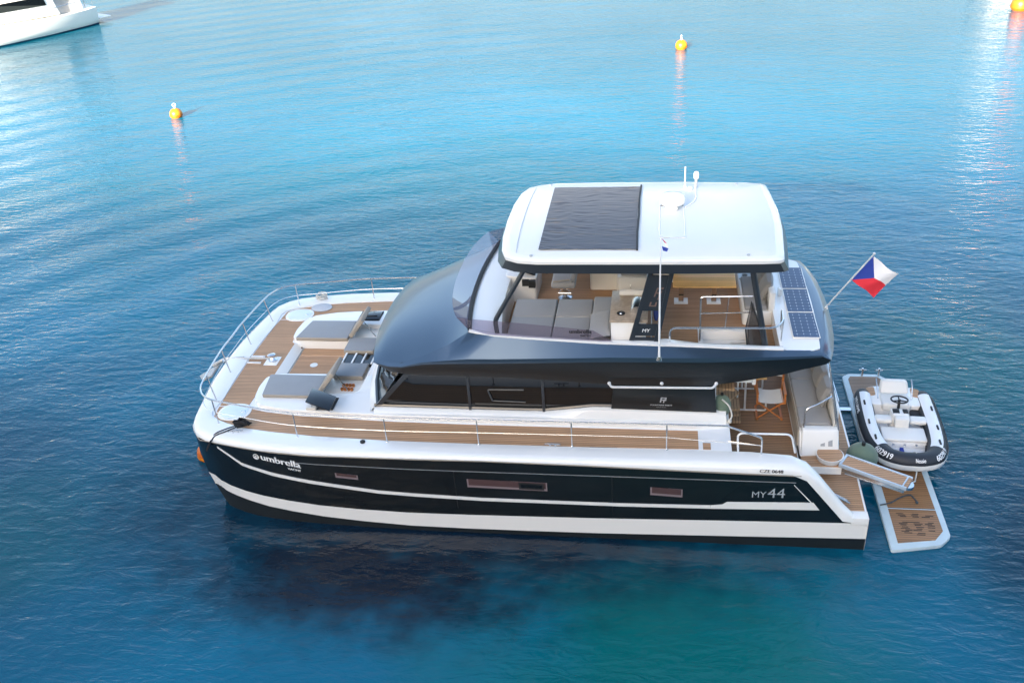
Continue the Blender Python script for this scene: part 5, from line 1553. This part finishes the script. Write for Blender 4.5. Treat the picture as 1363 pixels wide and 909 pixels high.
# ------------------------------------------------------------------ other moored boats
BW = mat("warm_white_hull", (.82,.80,.74), .3, coat=.3, var=.03); BBLUE = mat("navy_boot_top", (.03,.06,.14), .4); ALU = mat("weathered_grey_spar", (.20,.19,.175), .5, var=.1)
CANV = mat("clear_and_grey_canvas", (.40,.38,.36), .6, var=.3, vscale=2)
def moored(loc, rz, lab, L=11.0, Bm=3.6, mast=13, label_cat="sailing boat"):
    t = thing("moored_boat", lab, label_cat, (*loc, 0), rz, "white boats moored farther out")
    st = []
    for u, w_, zs in ((0,.70,1.15),(.08,.84,1.12),(.3,1,1.1),(.55,.98,1.2),(.75,.78,1.35),(.9,.40,1.5),(1,.02,1.62)):
        x = L*u; h = Bm/2*w_
        st.append([(x-.0,-h,zs),(x,-h*.97,.45),(x-.03,-h*.86,.10),(x-.1,-h*.6,-.3),(x-.1,h*.6,-.3),(x-.03,h*.86,.10),(x,h*.97,.45),(x,h,zs)])
    b = MB(); b.loft(st, mats=[0,0,1,1,1,0,0]); b.add(st[0], [tuple(range(8))]); b.build("hull", [BW, BBLUE], t, angle=50)
    b = MB(); b.loft([[p[0],(p[0][0],0,p[0][2]+.06),p[-1]] for p in st]); b.build("deck", BW, t)
    b = MB(); b.box(-1.0,.05,-1.2,1.2,.30,.40); b.build("stern_platform", BW, t, bevel=.03)
    b = MB(); b.hexa([(2.6,-1.25,1.1),(8.0,-.7,1.3),(8.0,.7,1.3),(2.6,1.25,1.1)], [(2.8,-1.1,1.75),(6.6,-.6,1.72),(6.6,.6,1.72),(2.8,1.1,1.75)]); ca = b.build("cabin", BW, t, bevel=.08)
    for s in (-1,1):
        b = MB(); b.hexa([(3.3,s*1.185,1.38),(6.4,s*.84,1.48),(6.4,s*.80,1.48),(3.3,s*1.15,1.38)], [(3.4,s*1.14,1.62),(6.0,s*.80,1.62),(6.0,s*.76,1.62),(3.4,s*1.1,1.62)]); b.build("window", GLASS, ca)
    if not mast:
        b = MB(); b.hexa([(2.6,-1.5,1.15),(8.6,-1.1,1.3),(8.6,1.1,1.3),(2.6,1.5,1.15)], [(3.0,-1.35,2.75),(7.0,-1.05,2.75),(7.0,1.05,2.75),(3.0,1.35,2.75)]); up_ = b.build("upper_cabin", BW, t, bevel=.1)
        for s in (-1,1):
            b = MB(); b.hexa([(3.4,s*1.44,1.9),(7.4,s*1.16,1.95),(7.4,s*1.12,1.95),(3.4,s*1.40,1.9)], [(3.5,s*1.385,2.45),(7.1,s*1.12,2.45),(7.1,s*1.08,2.45),(3.5,s*1.345,2.45)]); b.build("window", GLASS, up_)
        b = MB(); b.hexa([(.6,-1.4,2.7),(7.0,-1.2,2.75),(7.0,1.2,2.75),(.6,1.4,2.7)], [(.6,-1.4,2.82),(7.0,-1.2,2.87),(7.0,1.2,2.87),(.6,1.4,2.82)]); b.build("flybridge_deck", BW, t, bevel=.03)
        b = MB(); b.hexa([(2.5,-1.2,2.85),(6.4,-1.0,2.85),(6.4,1.0,2.85),(2.5,1.2,2.85)], [(2.7,-1.15,3.5),(5.9,-.9,3.5),(5.9,.9,3.5),(2.7,1.15,3.5)]); b.build("flybridge_coaming", BW, t, bevel=.06)
        b = MB()
        for s in (-1,1): b.tube([(.75,s*1.3,1.1),(.75,s*1.3,2.72)], .03, 6)
        b.build("deck_support", STEEL, t)
    b = MB(); rows = [[(x, 1.25*math.cos(a), 1.15+1.5*math.sin(a)) for a in [math.pi*k/10 for k in range(11)]] for x in (.9,1.6,2.7)]; b.loft(rows); b.build("sprayhood", CANV, t)
    b = MB()
    for s in (-1,1):
        b.tube([(L*u, s*Bm/2*w_*.96, zs+.6) for u, w_, zs in ((.02,.75,1.15),(.3,1,1.1),(.55,.98,1.2),(.75,.78,1.35),(.9,.42,1.5),(.99,.05,1.62))], .02, 6)
        for u, w_, zs in ((.02,.75,1.15),(.16,.92,1.1),(.3,1,1.1),(.55,.98,1.2),(.75,.78,1.35),(.9,.42,1.5)): b.tube([(L*u,s*Bm/2*w_*.96,zs),(L*u,s*Bm/2*w_*.96,zs+.6)], .015, 5)
    b.build("guard_rail", STEEL, t)
    if mast:
        b = MB(); b.tube([(L*.55,0,1.4),(L*.55,0,mast)], .10, 10); b.build("mast", ALU, t)
        b = MB(); b.tube([(L*.55,0,2.6),(L*.14,0,2.7)], [.24,.30], 10); b.build("boom_sail_cover", ALU, t)
        b = MB(); b.tube([(L*.995,0,1.7),(L*.56,0,mast*.96)], [.07,.04], 8); b.build("furled_sail", ALU, t)
    return t
# far left, stern towards the right; hull runs out of the picture
moored((-37.0,47.6), math.atan2(-5.57,-3.41), "white boat with grey canvas at the top left edge of the photo", 12.0, 3.9, 0, "boat")
moored((24.0,49.0), R(84), "white sailing boat beyond the top right corner, mirrored on the water", 10.5, 3.5, 14)
